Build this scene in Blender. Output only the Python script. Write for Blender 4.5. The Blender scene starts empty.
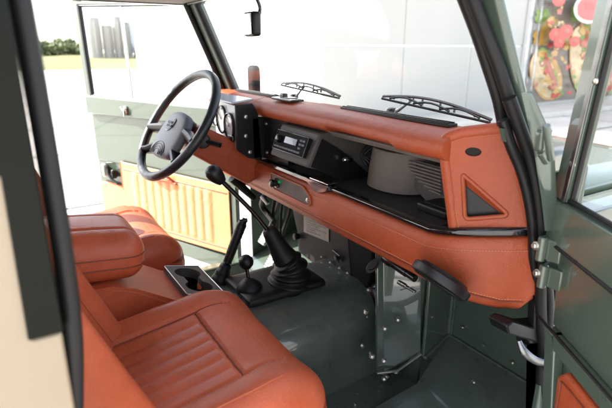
# Interior of a classic off-road car seen through its open passenger door.
# Metres.  x = across the car (passenger side +), y = forward, z = up, ground z = 0.
import bpy, bmesh, math, random
from mathutils import Vector, Matrix
random.seed(7)
scene = bpy.context.scene
COL = scene.collection
rad = math.radians
def V(*a): return Vector(a[0] if len(a) == 1 else a)

# ------------------------------------------------------------------ materials
def mat(name, col, rough=0.5, metal=0.0, coat=0.0, bump=None, var=0.0, vscale=6.0,
        spec=0.5, coatr=0.05, rvar=0.0, wear=None, emit=None, dirt=None):
    m = bpy.data.materials.new(name); m.use_nodes = True
    nt = m.node_tree; N = nt.nodes; L = nt.links
    b = N['Principled BSDF']
    b.inputs['Base Color'].default_value = (*col, 1)
    b.inputs['Roughness'].default_value = rough
    b.inputs['Metallic'].default_value = metal
    b.inputs['Coat Weight'].default_value = coat
    b.inputs['Coat Roughness'].default_value = coatr
    b.inputs['Specular IOR Level'].default_value = spec
    tc = N.new('ShaderNodeTexCoord')
    if var or rvar:
        nz = N.new('ShaderNodeTexNoise'); nz.inputs['Scale'].default_value = vscale
        nz.inputs['Detail'].default_value = 6; nz.inputs['Roughness'].default_value = .6
        L.new(tc.outputs['Object'], nz.inputs['Vector'])
    if var:
        r = N.new('ShaderNodeValToRGB')
        r.color_ramp.elements[0].position = .3; r.color_ramp.elements[1].position = .7
        r.color_ramp.elements[0].color = (*[c*(1-var) for c in col], 1)
        r.color_ramp.elements[1].color = (*[min(1, c*(1+var)) for c in col], 1)
        L.new(nz.outputs['Fac'], r.inputs['Fac'])
        out = r.outputs['Color']
        if dirt:                                   # dusty specks with a shape of their own
            n2 = N.new('ShaderNodeTexNoise'); n2.inputs['Scale'].default_value = dirt[1]
            n2.inputs['Detail'].default_value = 8
            L.new(tc.outputs['Object'], n2.inputs['Vector'])
            r2 = N.new('ShaderNodeValToRGB'); r2.color_ramp.elements[0].position = dirt[2]
            r2.color_ramp.elements[1].position = min(1, dirt[2]+.12)
            L.new(n2.outputs['Fac'], r2.inputs['Fac'])
            mx = N.new('ShaderNodeMix'); mx.data_type = 'RGBA'
            L.new(r2.outputs['Color'], mx.inputs['Factor']); L.new(out, mx.inputs['A'])
            mx.inputs['B'].default_value = (*dirt[0], 1); out = mx.outputs['Result']
        L.new(out, b.inputs['Base Color'])
    if rvar:
        mr = N.new('ShaderNodeMapRange'); mr.inputs['To Min'].default_value = max(0, rough-rvar)
        mr.inputs['To Max'].default_value = rough+rvar
        L.new(nz.outputs['Fac'], mr.inputs['Value']); L.new(mr.outputs['Result'], b.inputs['Roughness'])
    if bump:
        kind, sc, st, dist = bump
        if kind == 'v':
            t = N.new('ShaderNodeTexVoronoi'); t.inputs['Scale'].default_value = sc; o = t.outputs['Distance']
        else:
            t = N.new('ShaderNodeTexNoise'); t.inputs['Scale'].default_value = sc
            t.inputs['Detail'].default_value = 4; o = t.outputs['Fac']
        L.new(tc.outputs['Object'], t.inputs['Vector'])
        bp = N.new('ShaderNodeBump'); bp.inputs['Strength'].default_value = st
        bp.inputs['Distance'].default_value = dist
        L.new(o, bp.inputs['Height'])
        if kind == 'v':                            # leather also gets soft creases
            t2 = N.new('ShaderNodeTexNoise'); t2.inputs['Scale'].default_value = 17
            t2.inputs['Detail'].default_value = 3; t2.inputs['Distortion'].default_value = 1.2
            L.new(tc.outputs['Object'], t2.inputs['Vector'])
            b2 = N.new('ShaderNodeBump'); b2.inputs['Strength'].default_value = .55
            b2.inputs['Distance'].default_value = .0045
            L.new(t2.outputs['Fac'], b2.inputs['Height']); L.new(bp.outputs['Normal'], b2.inputs['Normal'])
            L.new(b2.outputs['Normal'], b.inputs['Normal'])
        else:
            L.new(bp.outputs['Normal'], b.inputs['Normal'])
    if emit:
        b.inputs['Emission Color'].default_value = (*emit, 1); b.inputs['Emission Strength'].default_value = 1.0
    return m

def glass_mat(name, tint=(1, 1, 1), refl=0.9):
    m = bpy.data.materials.new(name); m.use_nodes = True
    nt = m.node_tree; N = nt.nodes; L = nt.links; N.clear()
    o = N.new('ShaderNodeOutputMaterial'); mx = N.new('ShaderNodeMixShader')
    t = N.new('ShaderNodeBsdfTransparent'); t.inputs['Color'].default_value = (*tint, 1)
    g = N.new('ShaderNodeBsdfGlossy'); g.inputs['Roughness'].default_value = .01
    # Schlick reflectance of one pane face, the same from either side
    f = N.new('ShaderNodeLayerWeight'); f.inputs['Blend'].default_value = .5
    pw = N.new('ShaderNodeMath'); pw.operation = 'POWER'; pw.inputs[1].default_value = 5.0
    mu = N.new('ShaderNodeMath'); mu.operation = 'MULTIPLY_ADD'; mu.inputs[1].default_value = refl; mu.inputs[2].default_value = .04*refl
    L.new(f.outputs['Facing'], pw.inputs[0]); L.new(pw.outputs[0], mu.inputs[0]); L.new(mu.outputs[0], mx.inputs[0])
    L.new(t.outputs[0], mx.inputs[1]); L.new(g.outputs[0], mx.inputs[2]); L.new(mx.outputs[0], o.inputs[0])
    return m

LEATHER = mat('tan_leather', (.335, .062, .021), .46, spec=.38, coat=.03, coatr=.3, bump=('v', 380, .55, .0010), var=.16, vscale=5, rvar=.10)
SEATL = mat('seat_leather', (.49, .098, .038), .44, spec=.4, coat=.06, coatr=.3, bump=('v', 340, .5, .0010), var=.18, vscale=5, rvar=.12)
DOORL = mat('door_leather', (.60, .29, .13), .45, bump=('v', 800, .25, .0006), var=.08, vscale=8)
THREAD = mat('stitch_thread', (.55, .20, .10), .7)
SEAM = mat('seam_piping', (.17, .035, .014), .5)
GREEN = mat('dark_green_paint', (.062, .085, .066), .30, coat=.8, coatr=.04, var=.15, vscale=3, rvar=.08, bump=('n', 60, .04, .002), dirt=((.13, .14, .125), 170, .64))
GLOSSG = mat('polished_green_paint', (.052, .070, .056), .16, coat=1.0, coatr=.02, var=.15, vscale=3, rvar=.05, bump=('n', 14, .12, .004))
GLOSSG.node_tree.nodes['Principled BSDF'].inputs['Coat IOR'].default_value = 1.9
SAGE = mat('sage_green_paint', (.064, .090, .066), .28, coat=1.0, coatr=.03, var=.08, vscale=3, rvar=.05)
FLOORG = mat('floor_paint', (.082, .102, .086), .30, coat=.85, coatr=.05, var=.20, vscale=5, rvar=.18, bump=('n', 26, .12, .004), dirt=((.13, .135, .12), 110, .61))
BLACK = mat('black_plastic', (.006, .006, .0065), .42, spec=.35, bump=('n', 700, .25, .0005), var=.15, vscale=12, rvar=.08)
BLACKS = mat('black_satin_metal', (.006, .006, .0065), .26, coat=.15, var=.15, rvar=.06)
RUBBER = mat('black_rubber', (.0065, .0065, .0065), .52, spec=.35, bump=('n', 300, .3, .0006), var=.2, vscale=20, rvar=.08)
GLOSSB = mat('gloss_black', (.006, .006, .007), .10, coat=.5, rvar=.03, var=.05)
WHEELG = mat('wheel_leather', (.012, .013, .016), .36, bump=('v', 1000, .25, .0005), rvar=.06)
HUBG = mat('grey_wheel_pad', (.115, .122, .145), .5, bump=('n', 900, .2, .0005), rvar=.05, var=.06)
TAUPE = mat('taupe_liner', (.135, .112, .096), .75, bump=('n', 600, .5, .0008), var=.14, vscale=10)
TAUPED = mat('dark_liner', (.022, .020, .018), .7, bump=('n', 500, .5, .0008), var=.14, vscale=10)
BLACKM = mat('matt_black', (.004, .004, .004), .7, spec=.15, var=.2, rvar=.1, vscale=30)
RADT = mat('taupe_console', (.060, .052, .047), .6, bump=('n', 500, .3, .0005), var=.10)
RADG = mat('grey_facia', (.15, .145, .15), .42, bump=('n', 500, .2, .0004), var=.08)
HEATG = mat('heater_box_grey', (.013, .010, .010), .55, spec=.18, bump=('n', 200, .3, .0008), var=.22, vscale=9, rvar=.1)
ALU = mat('brushed_metal', (.42, .42, .41), .38, 1.0, var=.15, vscale=25, rvar=.1)
STEEL = mat('worn_steel', (.22, .22, .22), .34, 1.0, var=.25, vscale=40, rvar=.1)
CHROME = mat('chrome', (.75, .75, .76), .12, 1.0, rvar=.06, var=.04)
BOLT = mat('zinc_bolt', (.62, .60, .54), .35, 1.0, var=.15, vscale=60)
GAUGE = mat('gauge_face', (.28, .29, .31), .25, coat=.8)
SILVER = mat('silver_binnacle', (.42, .45, .50), .3, coat=.5, var=.06)
PLATE = mat('label_plate', (.17, .135, .11), .5, var=.12, vscale=40)
INK = mat('label_ink', (.09, .075, .06), .6)
CREAM = mat('cream_paint', (.32, .25, .165), .35, coat=.3, var=.05)
WHITEW = mat('white_wall', (.66, .67, .65), .6, var=.03, vscale=.6)
SHEET = mat('white_sheet_cladding', (.42, .415, .39), .75, var=.035, vscale=.5)
GLED = mat('green_lamp', (.0, .10, .03), .3, emit=(.0, .03, .008))
LCD = mat('radio_display', (.12, .14, .17), .25, coat=.3)
FRAMEB = mat('black_pillar_trim', (.005, .006, .004), .25, spec=.12, rvar=.08, var=.3, vscale=3)
GLASS = glass_mat('clear_glass', (.985, .992, .988), .55)
GLASSD = glass_mat('door_glass', (.97, .985, .975), 1.6)
MIRR = mat('mirror_glass', (.8, .82, .83), .03, 1.0)

# ------------------------------------------------------------------ mesh helpers
class MB:
    def __init__(s): s.v = []; s.f = []; s.m = []; s.cur = 0
    def add(s, vs, fs):
        o = len(s.v); s.v += [tuple(v) for v in vs]
        s.f += [tuple(i+o for i in f) for f in fs]; s.m += [s.cur]*len(fs); return s
    def box(s, c, d, R=None):
        c = V(c); hx, hy, hz = d[0]/2, d[1]/2, d[2]/2
        vs = [V(x*hx, y*hy, z*hz) for x in (-1, 1) for y in (-1, 1) for z in (-1, 1)]
        if R is not None: vs = [R @ v for v in vs]
        return s.add([c+v for v in vs], [(0, 1, 3, 2), (4, 6, 7, 5), (0, 4, 5, 1), (2, 3, 7, 6), (0, 2, 6, 4), (1, 5, 7, 3)])
    def rbox(s, c, d, r, n=14, fn=None, R=None):
        h = [x/2 for x in d]; idx = {}; vs = []; fs = []
        def key(i, j, k):
            t = (i, j, k)
            if t not in idx:
                p = V((2*i/n-1)*h[0], (2*j/n-1)*h[1], (2*k/n-1)*h[2])
                q = V(*[max(-(h[a]-r), min(h[a]-r, p[a])) for a in range(3)])
                e = p-q
                if e.length > 1e-9: p = q+e.normalized()*r
                idx[t] = len(vs); vs.append(p)
            return idx[t]
        for a in range(n):
            for b in range(n):
                for w in (0, n):
                    for ax in range(3):
                        def g(u, v_):
                            return key(*((w, u, v_), (v_, w, u), (u, v_, w))[ax])
                        q = (g(a, b), g(a+1, b), g(a+1, b+1), g(a, b+1))
                        fs.append(q if w else q[::-1])
        if fn: vs = [fn(v) for v in vs]
        if R is not None: vs = [R @ v for v in vs]
        return s.add([V(c)+v for v in vs], fs)
    def tube(s, pts, r, seg=12, closed=False, caps=True, flat=1.0):
        pts = [V(p) for p in pts]; n = len(pts)
        rr = r if isinstance(r, (list, tuple)) else [r]*n
        T = []
        for i in range(n):
            a = pts[(i-1) % n] if (closed or i) else pts[0]
            b = pts[(i+1) % n] if (closed or i < n-1) else pts[-1]
            T.append((b-a).normalized())
        u = T[0].orthogonal().normalized(); vs = []; fs = []
        for i in range(n):
            u = (u-T[i]*u.dot(T[i])).normalized(); w = T[i].cross(u)
            for k in range(seg):
                a = 2*math.pi*k/seg
                vs.append(pts[i]+u*math.cos(a)*rr[i]+w*math.sin(a)*rr[i]*flat)
        m = n if closed else n-1
        for i in range(m):
            for k in range(seg):
                a = i*seg+k; b = i*seg+(k+1) % seg; j = (i+1) % n
                fs.append((a, b, j*seg+(k+1) % seg, j*seg+k))
        if caps and not closed:
            fs.append(tuple(range(seg))[::-1]); fs.append(tuple((n-1)*seg+k for k in range(seg)))
        return s.add(vs, fs)
    def lathe(s, prof, o, axis, seg=28, sx=1, sy=1):
        o = V(o); ax = V(axis).normalized(); u = ax.orthogonal().normalized(); w = ax.cross(u)
        vs = []; fs = []
        for r, h in prof:
            for k in range(seg):
                a = 2*math.pi*k/seg; vs.append(o+ax*h+u*math.cos(a)*r*sx+w*math.sin(a)*r*sy)
        for i in range(len(prof)-1):
            for k in range(seg):
                fs.append((i*seg+k, i*seg+(k+1) % seg, (i+1)*seg+(k+1) % seg, (i+1)*seg+k))
        fs.append(tuple(range(seg))[::-1]); fs.append(tuple((len(prof)-1)*seg+k for k in range(seg)))
        return s.add(vs, fs)
    def slab(s, pts, n, t):
        """planar polygon pts pushed by thickness t along n"""
        pts = [V(p) for p in pts]; n = V(n).normalized(); k = len(pts)
        vs = pts+[p+n*t for p in pts]
        fs = [tuple(range(k))[::-1], tuple(range(k, 2*k))]+[(i, (i+1) % k, k+(i+1) % k, k+i) for i in range(k)]
        return s.add(vs, fs)
    def sweep(s, path, profs):
        """loft closed 2-D profiles: path = [(origin, u, w)], profs one list per station"""
        vs = []; fs = []; m = len(profs[0]); n = len(path)
        for (o, u, w), pr in zip(path, profs):
            for a, b in pr: vs.append(V(o)+V(u)*a+V(w)*b)
        for i in range(n-1):
            for k in range(m):
                fs.append((i*m+k, i*m+(k+1) % m, (i+1)*m+(k+1) % m, (i+1)*m+k))
        fs.append(tuple(range(m))[::-1]); fs.append(tuple((n-1)*m+k for k in range(m)))
        return s.add(vs, fs)
    def bolt(s, p, n, r=.006, h=.005):
        return s.lathe([(r*1.5, -.002), (r*1.5, .001), (r, .0012), (r, h*.8), (r*.7, h), (r*.2, h)], p, n, 12)
    def text(s, body, o, u, w, size, depth=.0012, align='CENTER'):
        c = bpy.data.curves.new('t', 'FONT'); c.body = body; c.size = size; c.extrude = depth
        c.align_x = align; c.align_y = 'CENTER'; c.resolution_u = 3
        t = bpy.data.objects.new('t', c); COL.objects.link(t)
        dg = bpy.context.evaluated_depsgraph_get(); me = bpy.data.meshes.new_from_object(t.evaluated_get(dg))
        u = V(u).normalized(); w = V(w).normalized(); n = u.cross(w)
        s.add([V(o)+u*v.co.x+w*v.co.y+n*v.co.z for v in me.vertices], [tuple(p.vertices) for p in me.polygons])
        bpy.data.objects.remove(t); bpy.data.meshes.remove(me); bpy.data.curves.remove(c); return s
    def build(s, name, m, parent=None, bevel=0, smooth=True, bseg=2, angle=40, solid=0, label=None):
        me = bpy.data.meshes.new(name); me.from_pydata(s.v, [], s.f)
        ms = m if isinstance(m, (list, tuple)) else [m]
        for x in ms: me.materials.append(x)
        for p, k in zip(me.polygons, s.m): p.material_index = min(k, len(ms)-1)
        b = bmesh.new(); b.from_mesh(me); bmesh.ops.recalc_face_normals(b, faces=b.faces); b.to_mesh(me); b.free()
        if smooth:
            me.polygons.foreach_set('use_smooth', [True]*len(me.polygons))
            me.set_sharp_from_angle(angle=rad(angle))
        o = bpy.data.objects.new(name, me); COL.objects.link(o)
        if parent: o.parent = parent
        if solid:
            q = o.modifiers.new('s', 'SOLIDIFY'); q.thickness = solid; q.offset = 0
        if bevel:
            q = o.modifiers.new('b', 'BEVEL'); q.width = bevel; q.segments = bseg
            q.limit_method = 'ANGLE'; q.angle_limit = rad(35); q.harden_normals = False
        if label: o['label'] = label
        return o

def smooth_path(pts, sub=6, closed=False):
    P = [V(p) for p in pts]; out = []; n = len(P)
    for i in range(n if closed else n-1):
        if closed: a, b, c, d = P[(i-1) % n], P[i], P[(i+1) % n], P[(i+2) % n]
        else: a, b, c, d = P[max(0, i-1)], P[i], P[i+1], P[min(n-1, i+2)]
        for k in range(sub):
            t = k/sub
            out.append(.5*((2*b)+(c-a)*t+(2*a-5*b+4*c-d)*t*t+(3*b-a-3*c+d)*t**3))
    if not closed: out.append(P[-1])
    return out
def round_poly(pts, r, seg=5):
    """round the corners of a planar polygon"""
    P = [V(p) for p in pts]; out = []; n = len(P)
    for i in range(n):
        a, b, c = P[i-1], P[i], P[(i+1) % n]
        rr = r[i] if isinstance(r, (list, tuple)) else r
        d1 = (a-b); d2 = (c-b); k = min(rr, d1.length*.45, d2.length*.45)
        p = b+d1.normalized()*k; q = b+d2.normalized()*k
        for j in range(seg+1):
            t = j/seg; out.append((1-t)**2*p+2*t*(1-t)*b+t*t*q)
    return out
def stitches(mb, path, r=.0011, L=.0042, gap=.0022):
    """short raised thread dashes along a polyline"""
    P = [V(p) for p in path]; d = 0; acc = []; per = L+gap
    tot = sum((P[i+1]-P[i]).length for i in range(len(P)-1))
    def at_len(s_):
        for i in range(len(P)-1):
            l = (P[i+1]-P[i]).length
            if s_ <= l: return P[i]+(P[i+1]-P[i])*(s_/max(l, 1e-9))
            s_ -= l
        return P[-1]
    k = 0
    while k*per+L < tot:
        a = at_len(k*per); b = at_len(k*per+L); mb.tube([a, b], r, 5); k += 1
def holed(outer, hole, n, t, name, m, parent, bevel=.006, extra=()):
    """flat panel with holes; n = outward normal, body extends t behind"""
    n = V(n).normalized(); b = bmesh.new()
    for lp in (outer, hole, *extra):
        vs = [b.verts.new(p) for p in lp]
        for i in range(len(vs)): b.edges.new((vs[i], vs[(i+1) % len(vs)]))
    bmesh.ops.triangle_fill(b, edges=b.edges[:], use_beauty=True)
    bmesh.ops.dissolve_limit(b, angle_limit=.01, verts=b.verts[:], edges=b.edges[:]) if False else None
    r = bmesh.ops.extrude_face_region(b, geom=b.faces[:])
    bmesh.ops.translate(b, vec=-n*t, verts=[v for v in r['geom'] if isinstance(v, bmesh.types.BMVert)])
    bmesh.ops.recalc_face_normals(b, faces=b.faces)
    me = bpy.data.meshes.new(name); b.to_mesh(me); b.free(); me.materials.append(m)
    me.polygons.foreach_set('use_smooth', [True]*len(me.polygons)); me.set_sharp_from_angle(angle=rad(50))
    o = bpy.data.objects.new(name, me); COL.objects.link(o); o.parent = parent
    if bevel:
        q = o.modifiers.new('b', 'BEVEL'); q.width = bevel; q.segments = 3; q.limit_method = 'ANGLE'; q.angle_limit = rad(50)
        q.use_clamp_overlap = True
    return o

def empty(name, loc=(0, 0, 0)):
    o = bpy.data.objects.new(name, None); COL.objects.link(o); o.location = loc; return o
def tag(o, label, cat, group=None):
    o['label'] = label; o['category'] = cat
    if group: o['group'] = group
    return o
def structure(o): o['kind'] = 'structure'; return o

# =================================================================== THE CAR
car = tag(empty('off_road_car'), 'classic dark green off-road car with open doors, tan leather seats and tan leather dashboard', 'car')

# ---------------------------------------------------------------- body shell
b = MB()
# roof with gutter
b.rbox((0, -1.25, 1.80), (1.56, 2.22, .09), .04, 10)
b.box((.755, -1.25, 1.757), (.035, 2.18, .03)); b.box((-.755, -1.25, 1.757), (.035, 2.18, .03))
b.build('roof', SAGE, car, bevel=.004)
b = MB(); b.box((0, -1.25, 1.752), (1.44, 2.10, .012)); b.build('headlining', TAUPE, car)
b = MB(); b.box((0, -.165, 1.765), (1.40, .045, .05)); b.build('windscreen_header', SAGE, car, bevel=.005)

# rear body behind the front doors
b = MB()
b.box((-.81, -1.62, .98), (.03, 1.48, .60)); b.box((0, -2.36, 1.10), (1.60, .03, .84))
b.box((-.80, -2.32, 1.52), (.05, .10, .46)); b.box((.79, -2.32, 1.52), (.05, .10, .46))
b.box((-.80, -1.60, 1.52), (.045, .07, .46)); b.box((.79, -1.60, 1.52), (.045, .07, .46))
b.box((.785, -1.95, .98), (.03, .84, .60))
b.build('rear_body', SAGE, car, bevel=.004)
b = MB(); b.box((-.785, -.925, 1.21), (.07, .07, 1.12)); b.build('door_pillar', SAGE, car, bevel=.01)
b = MB(); b.box((.775, -.915, 1.21), (.06, .06, 1.12)); b.build('door_pillar', SAGE, car, bevel=.01)
b = MB(); b.tube(smooth_path([(.802, -.866, 1.76), (.808, -.862, 1.5), (.810, -.864, 1.30), (.808, -.876, 1.18), (.802, -.90, 1.00), (.795, -.86, .62), (.79, -.75, .50)]), .0115, 10, flat=.8)
b.build('door_seal', RUBBER, car)
# rear side door, closed, cream lower skin under a black window frame
rd = MB()
rd.slab(round_poly([(.824, -.905, 1.282), (.824, -.876, 1.282), (.824, -.878, .55), (.824, -1.50, .55), (.824, -1.50, 1.46), (.824, -.9, 1.46)], .004), (-1, 0, 0), .035)
rd = rd.build('rear_door', CREAM, car, bevel=.004, label='cream rear side door')
b = MB(); b.slab([(.829, -.874, 1.285), (.829, -.874, 1.755), (.829, -.935, 1.755), (.829, -.935, 1.47), (.829, -.904, 1.46), (.829, -.908, 1.285)], (-1, 0, 0), .02)
b.box((.82, -1.2, 1.745), (.02, .53, .02)); b.box((.82, -1.47, 1.60), (.02, .05, .28))
b.build('window_frame', FRAMEB, rd, bevel=.002)
b = MB(); b.box((.819, -1.2, 1.60), (.004, .53, .27)); b.build('window_glass', GLASSD, rd)
b = MB(); b.box((.775, -1.2, .75), (.02, .5, .4)); b.build('rear_trim', TAUPE, car)

# floor, sills, bulkhead
b = MB()
b.box((0, -.28, .45), (1.60, 1.48, .02))
b.box((0, -1.65, .62), (1.56, 1.36, .02))
b.build('floor_panel', FLOORG, car)
b = MB()
b.box((.775, -.42, .50), (.06, .98, .09)); b.build('sill', SAGE, car, bevel=.012)
b = MB(); b.box((-.775, -.42, .50), (.06, .98, .09)); b.build('sill', SAGE, car, bevel=.012)
# seat box
b = MB(); b.box((.46, -.66, .66), (.54, .46, .32)); b.box((-.46, -.66, .66), (.54, .46, .32)); b.box((0, -.70, .64), (.40, .40, .22))
b.build('seat_box', FLOORG, car, bevel=.012)

# gearbox tunnel cover: flat top, rounded shoulders
def tun(y, zt, xs):
    pts = []
    for k in range(0, 13):
        a = k/12*math.pi/2
        pts.append((xs-.115+.115*math.sin(a), zt-.135+.135*math.cos(a)))
    pts.append((xs+.010, .455))
    L = [(-x, z) for x, z in pts][::-1]
    return L+pts
b = MB(); st = []; pr = []
for i in range(14):
    y = -.62+i*(.80/13); t = i/13
    st.append(((0, y, 0), (1, 0, 0), (0, 0, 1))); pr.append(tun(y, .770+.014*t, .235-.035*t))
b.sweep(st, pr); b.build('tunnel_cover', FLOORG, car, angle=30)
# flange between tunnel cover and bulkhead, with bolts
fl = [(x, .120, z) for x, z in tun(0, .792, .202)]
b = MB(); b.tube(fl, .010, 8, flat=1.3); fo = b.build('tunnel_flange', BLACKS, car)
fl2 = [(x, .150, z) for x, z in tun(0, .800, .212)]
b = MB()
for i in range(len(fl2)-1):
    p, q = V(fl2[i]), V(fl2[i+1]); d = V(0, .030, 0)
    b.add([p-d, q-d, q+d, p+d], [(0, 1, 2, 3)])
b.build('flange_strip', GREEN, fo, solid=.006)
def bolts(lst, n, parent, r=.006, h=.006, name='bolt', m=None):
    for q in lst:
        k = MB(); k.bolt(q, n, r, h); k.build(name, m or BOLT, parent)
bolts([V(fl2[k])+V(.0, -.012, .004) for k in (16, 19)], (.5, -.2, 1), fo, .006, .008)
bolts([(0.153, 0.11, 0.762), (0.184, 0.11, 0.702), (0.274, 0, 0.768), (0.241, 0.02, 0.617), (0.184, 0.13, 0.587)], (1, -.2, .3), fo, .006, .008)
bolts([(0.209, 0.08, 0.548), (0.198, 0.11, 0.485)], (1, -.2, 0), fo, .006, .008)
# seams on floor
b = MB(); b.tube([(0.18, -0.053, 0.462), (0.198, 0.102, 0.462), (0.263, 0.131, 0.462)], .004, 6)
b.build('floor_seam', BLACKS, car)

# footwell: tunnel side wall, diagonal corner, toe board, kick panel
b = MB()
A0, A1, A2, A3, A4 = V(.30, .16, 0), V(.345, .235, 0), V(.385, .235, 0), V(.335, .335, 0), V(.80, .40, 0)
zf, zt = .50, 1.16
def wall(mb, p, q, z0=zf, z1=zt, th=.012):
    n = (q-p).cross(V(0, 0, 1)).normalized()
    mb.slab([(p.x, p.y, z0), (q.x, q.y, z0), (q.x, q.y, z1), (p.x, p.y, z1)], -n, th)
wall(b, V(.20, .18, 0), V(.345, .18, 0), .45, 1.1); wall(b, V(.345, .02, 0), V(.345, .225, 0)) if False else None
b.build('bulkhead_edge', GREEN, car)
b = MB()
b.slab([(0.34, -0.001, 1.007), (0.34, 0.027, 0.569), (0.39, 0.14, 0.629), (0.39, 0.112, 0.961)], (-1, .3, 0), .012)
b.slab([(0.335, -0.019, 1.01), (0.335, 0.006, 0.57), (0.34, 0.031, 0.567), (0.34, 0.004, 1.006)], (-1, 0, 0), .010)
b.build('tunnel_side_panel', GLOSSG, car, bevel=.003)
b = MB()
p0, p1 = V((0.397, 0.148, 0.615)), V((0.326, 0.343, 0.6))
b.slab([p0, p1, (p1.x-.0, p1.y, 1.15), (p0.x, p0.y, 1.15)], (-1, -.4, 0), .010)
p2 = V((0.646, 0.376, 0.6))
b.slab([(p1.x, p1.y, .42), (.86, p1.y, .42), (.86, p1.y, 1.15), (p1.x, p1.y, 1.15)], (0, 1, 0), .012)
b.build('toe_board', GREEN, car, bevel=.003)
b = MB()
b.tube([(p1.x+.004, p1.y-.006, .60), (p1.x+.004, p1.y-.006, 1.1)], .006, 8)
b.tube([(p1.x+.014, p1.y-.004, .60), (p1.x+.016, p1.y-.004, 1.1)], .003, 8)
b.tube([(p1.x, p1.y-.006, .603), (.80, p1.y-.006, .603)], .004, 8)
b.tube([p0+V(.004, 0, .003), p1+V(.004, -.004, .003)], .006, 8)
b.tube([(0.394, 0.136, 0.633), (0.366, 0.063, 0.579), (0.345, -0.004, 0.584)], .005, 8)
b.build('panel_joint', FLOORG, car)
# sloping foot ramp between floor and toe board
b = MB()
b.slab([(.36, -.03, .468), (.80, -.03, .468), (.80, p1.y, .603), (p1.x, p1.y, .603), (.40, .12, .53)], (0, .3, -1), .012)
b.build('foot_ramp', FLOORG, car, bevel=.002)
for q in ((0.508, 0.339, 0.58), (0.522, 0.248, 0.56), (0.32, 0.103, 0.53), (0.37, -0.049, 0.676), (0.312, 0.066, 0.52), (0.372, 0.047, 0.774), (0.372, -0.005, 0.76), (0.372, -0.001, 0.644), (0.317, 0.054, 0.52)):
    b = MB(); b.bolt(V(q)+V(.002, -.002, .004), (.5, -.3, 1), .0062, .007); b.build('bolt', BOLT, car)
rv = random.Random(3)
for q, n in [((x, .092, .7915), (0, 0, 1)) for x in (-.12, -.06, .0, .05)]+[((.80-.016*0-.0, y, .475), (0, 0, 1)) for y in ()]+\
        [((x, -.012, .4835), (0, -.3, 1)) for x in (.44, .52, .60, .68)]+[((x, p1.y-.008, z), (0, -1, 0)) for x, z in ((p1.x+.06, .66), (p1.x+.06, .80), (p1.x+.15, .64), (p1.x+.26, .64), (p1.x+.37, .64))]+\
        [((.2115, y, z), (1, 0, 0)) for y, z in ((-.08, .50), (.0, .50), (-.16, .52), (.06, .70))]+[((x, y, .4625), (0, 0, 1)) for x, y in ((.27, -.02), (.31, -.06), (.30, .05), (.40, -.05))]:
    b = MB(); b.bolt(V(q), n, .0042, .004); b.build('rivet', BOLT if rv.random() < .7 else FLOORG, car)
# slot with black rubber grommet
b = MB(); b.lathe([(.026, 0), (.028, .006), (.018, .006), (.016, .002), (.002, .002)], (0.35, -0.045, 0.974), (1, -.3, 0), 24, 1, .55)
b.build('grommet', RUBBER, car)
# kick panel beside door and inner wall on driver side
for sx in (-1, 1):
    b = MB(); b.box((sx*.80, .255, .84), (.014, .29, .76)); b.build('kick_panel', GREEN, car, bevel=.003)
b = MB(); b.box((-.40, .42, .86), (.80, .014, .74)); b.box((-.02, .30, .92), (.56, .014, .46)); b.box((-.255, .36, .86), (.014, .12, .70))
b.slab([(-.26, .05, .515), (-.80, .05, .515), (-.80, .415, .66), (-.26, .415, .66)], (0, .2, -1), .012)
b.build('driver_footwell', GREEN, car, bevel=.003)

# scuttle + front of the car
b = MB()
b.slab([(-.76, .0, 1.37), (.76, .0, 1.37), (.76, .0, 1.00), (-.76, .0, 1.00)][::-1], (0, 1, 0), .004) if False else None
b.box((0, .105, 1.345), (1.56, .16, .05)); b.box((0, .20, 1.18), (1.56, .02, .30))
b.build('scuttle', SAGE, car, bevel=.01)
b = MB()
def hood(p):
    p = V(p); p.z += .03*(1-(p.x/.56)**2)-.02*max(0, p.y); return p
b.rbox((0, .78, 1.14), (1.12, 1.12, .05), .02, 16, fn=hood); b.build('bonnet', SAGE, car)
for sx in (-1, 1):
    b = MB(); b.rbox((sx*.70, .72, 1.05), (.25, 1.05, .20), .03, 12)
    b.box((sx*.80, .76, .86), (.05, .96, .30)); b.build('front_wing', SAGE, car, bevel=.008)
b = MB(); b.box((0, 1.26, .93), (1.50, .06, .40)); b.build('front_panel', SAGE, car, bevel=.02)
for x, y in ((.72, .85), (-.72, .85), (.72, -1.72), (-.72, -1.72)):
    b = MB(); b.lathe([(.16, -.10), (.34, -.10), (.375, -.07), (.385, -.03), (.385, .03), (.375, .07), (.34, .10), (.20, .10)], (x, y, .385), (1, 0, 0), 40)
    w = b.build('wheel', RUBBER, car)
    b = MB(); b.lathe([(.02, -.07), (.205, -.07), (.215, .11), (.20, .112), (.17, .06), (.06, .05), (.05, .10), (.02, .10)], (x, y, .385), (1 if x > 0 else -1, 0, 0), 32)
    b.build('rim', SAGE, w)
b = MB(); b.box((0, -.5, .36), (.10, 3.0, .10)); b.box((.4, -.5, .40), (.08, 3.4, .10)); b.box((-.4, -.5, .40), (.08, 3.4, .10)); b.build('chassis', BLACKS, car)

# ---------------------------------------------------------------- windscreen
def wsp(x, z, off=0): return V(x, -(z-1.40)*.44+off, z)
b = MB(); b.slab([wsp(-.68, 1.39, .015), wsp(.70, 1.39, .015), wsp(.66, 1.77, .015), wsp(-.66, 1.77, .015)], (0, 1, .44), .004)
b.build('windscreen_glass', GLASS, car)
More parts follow.
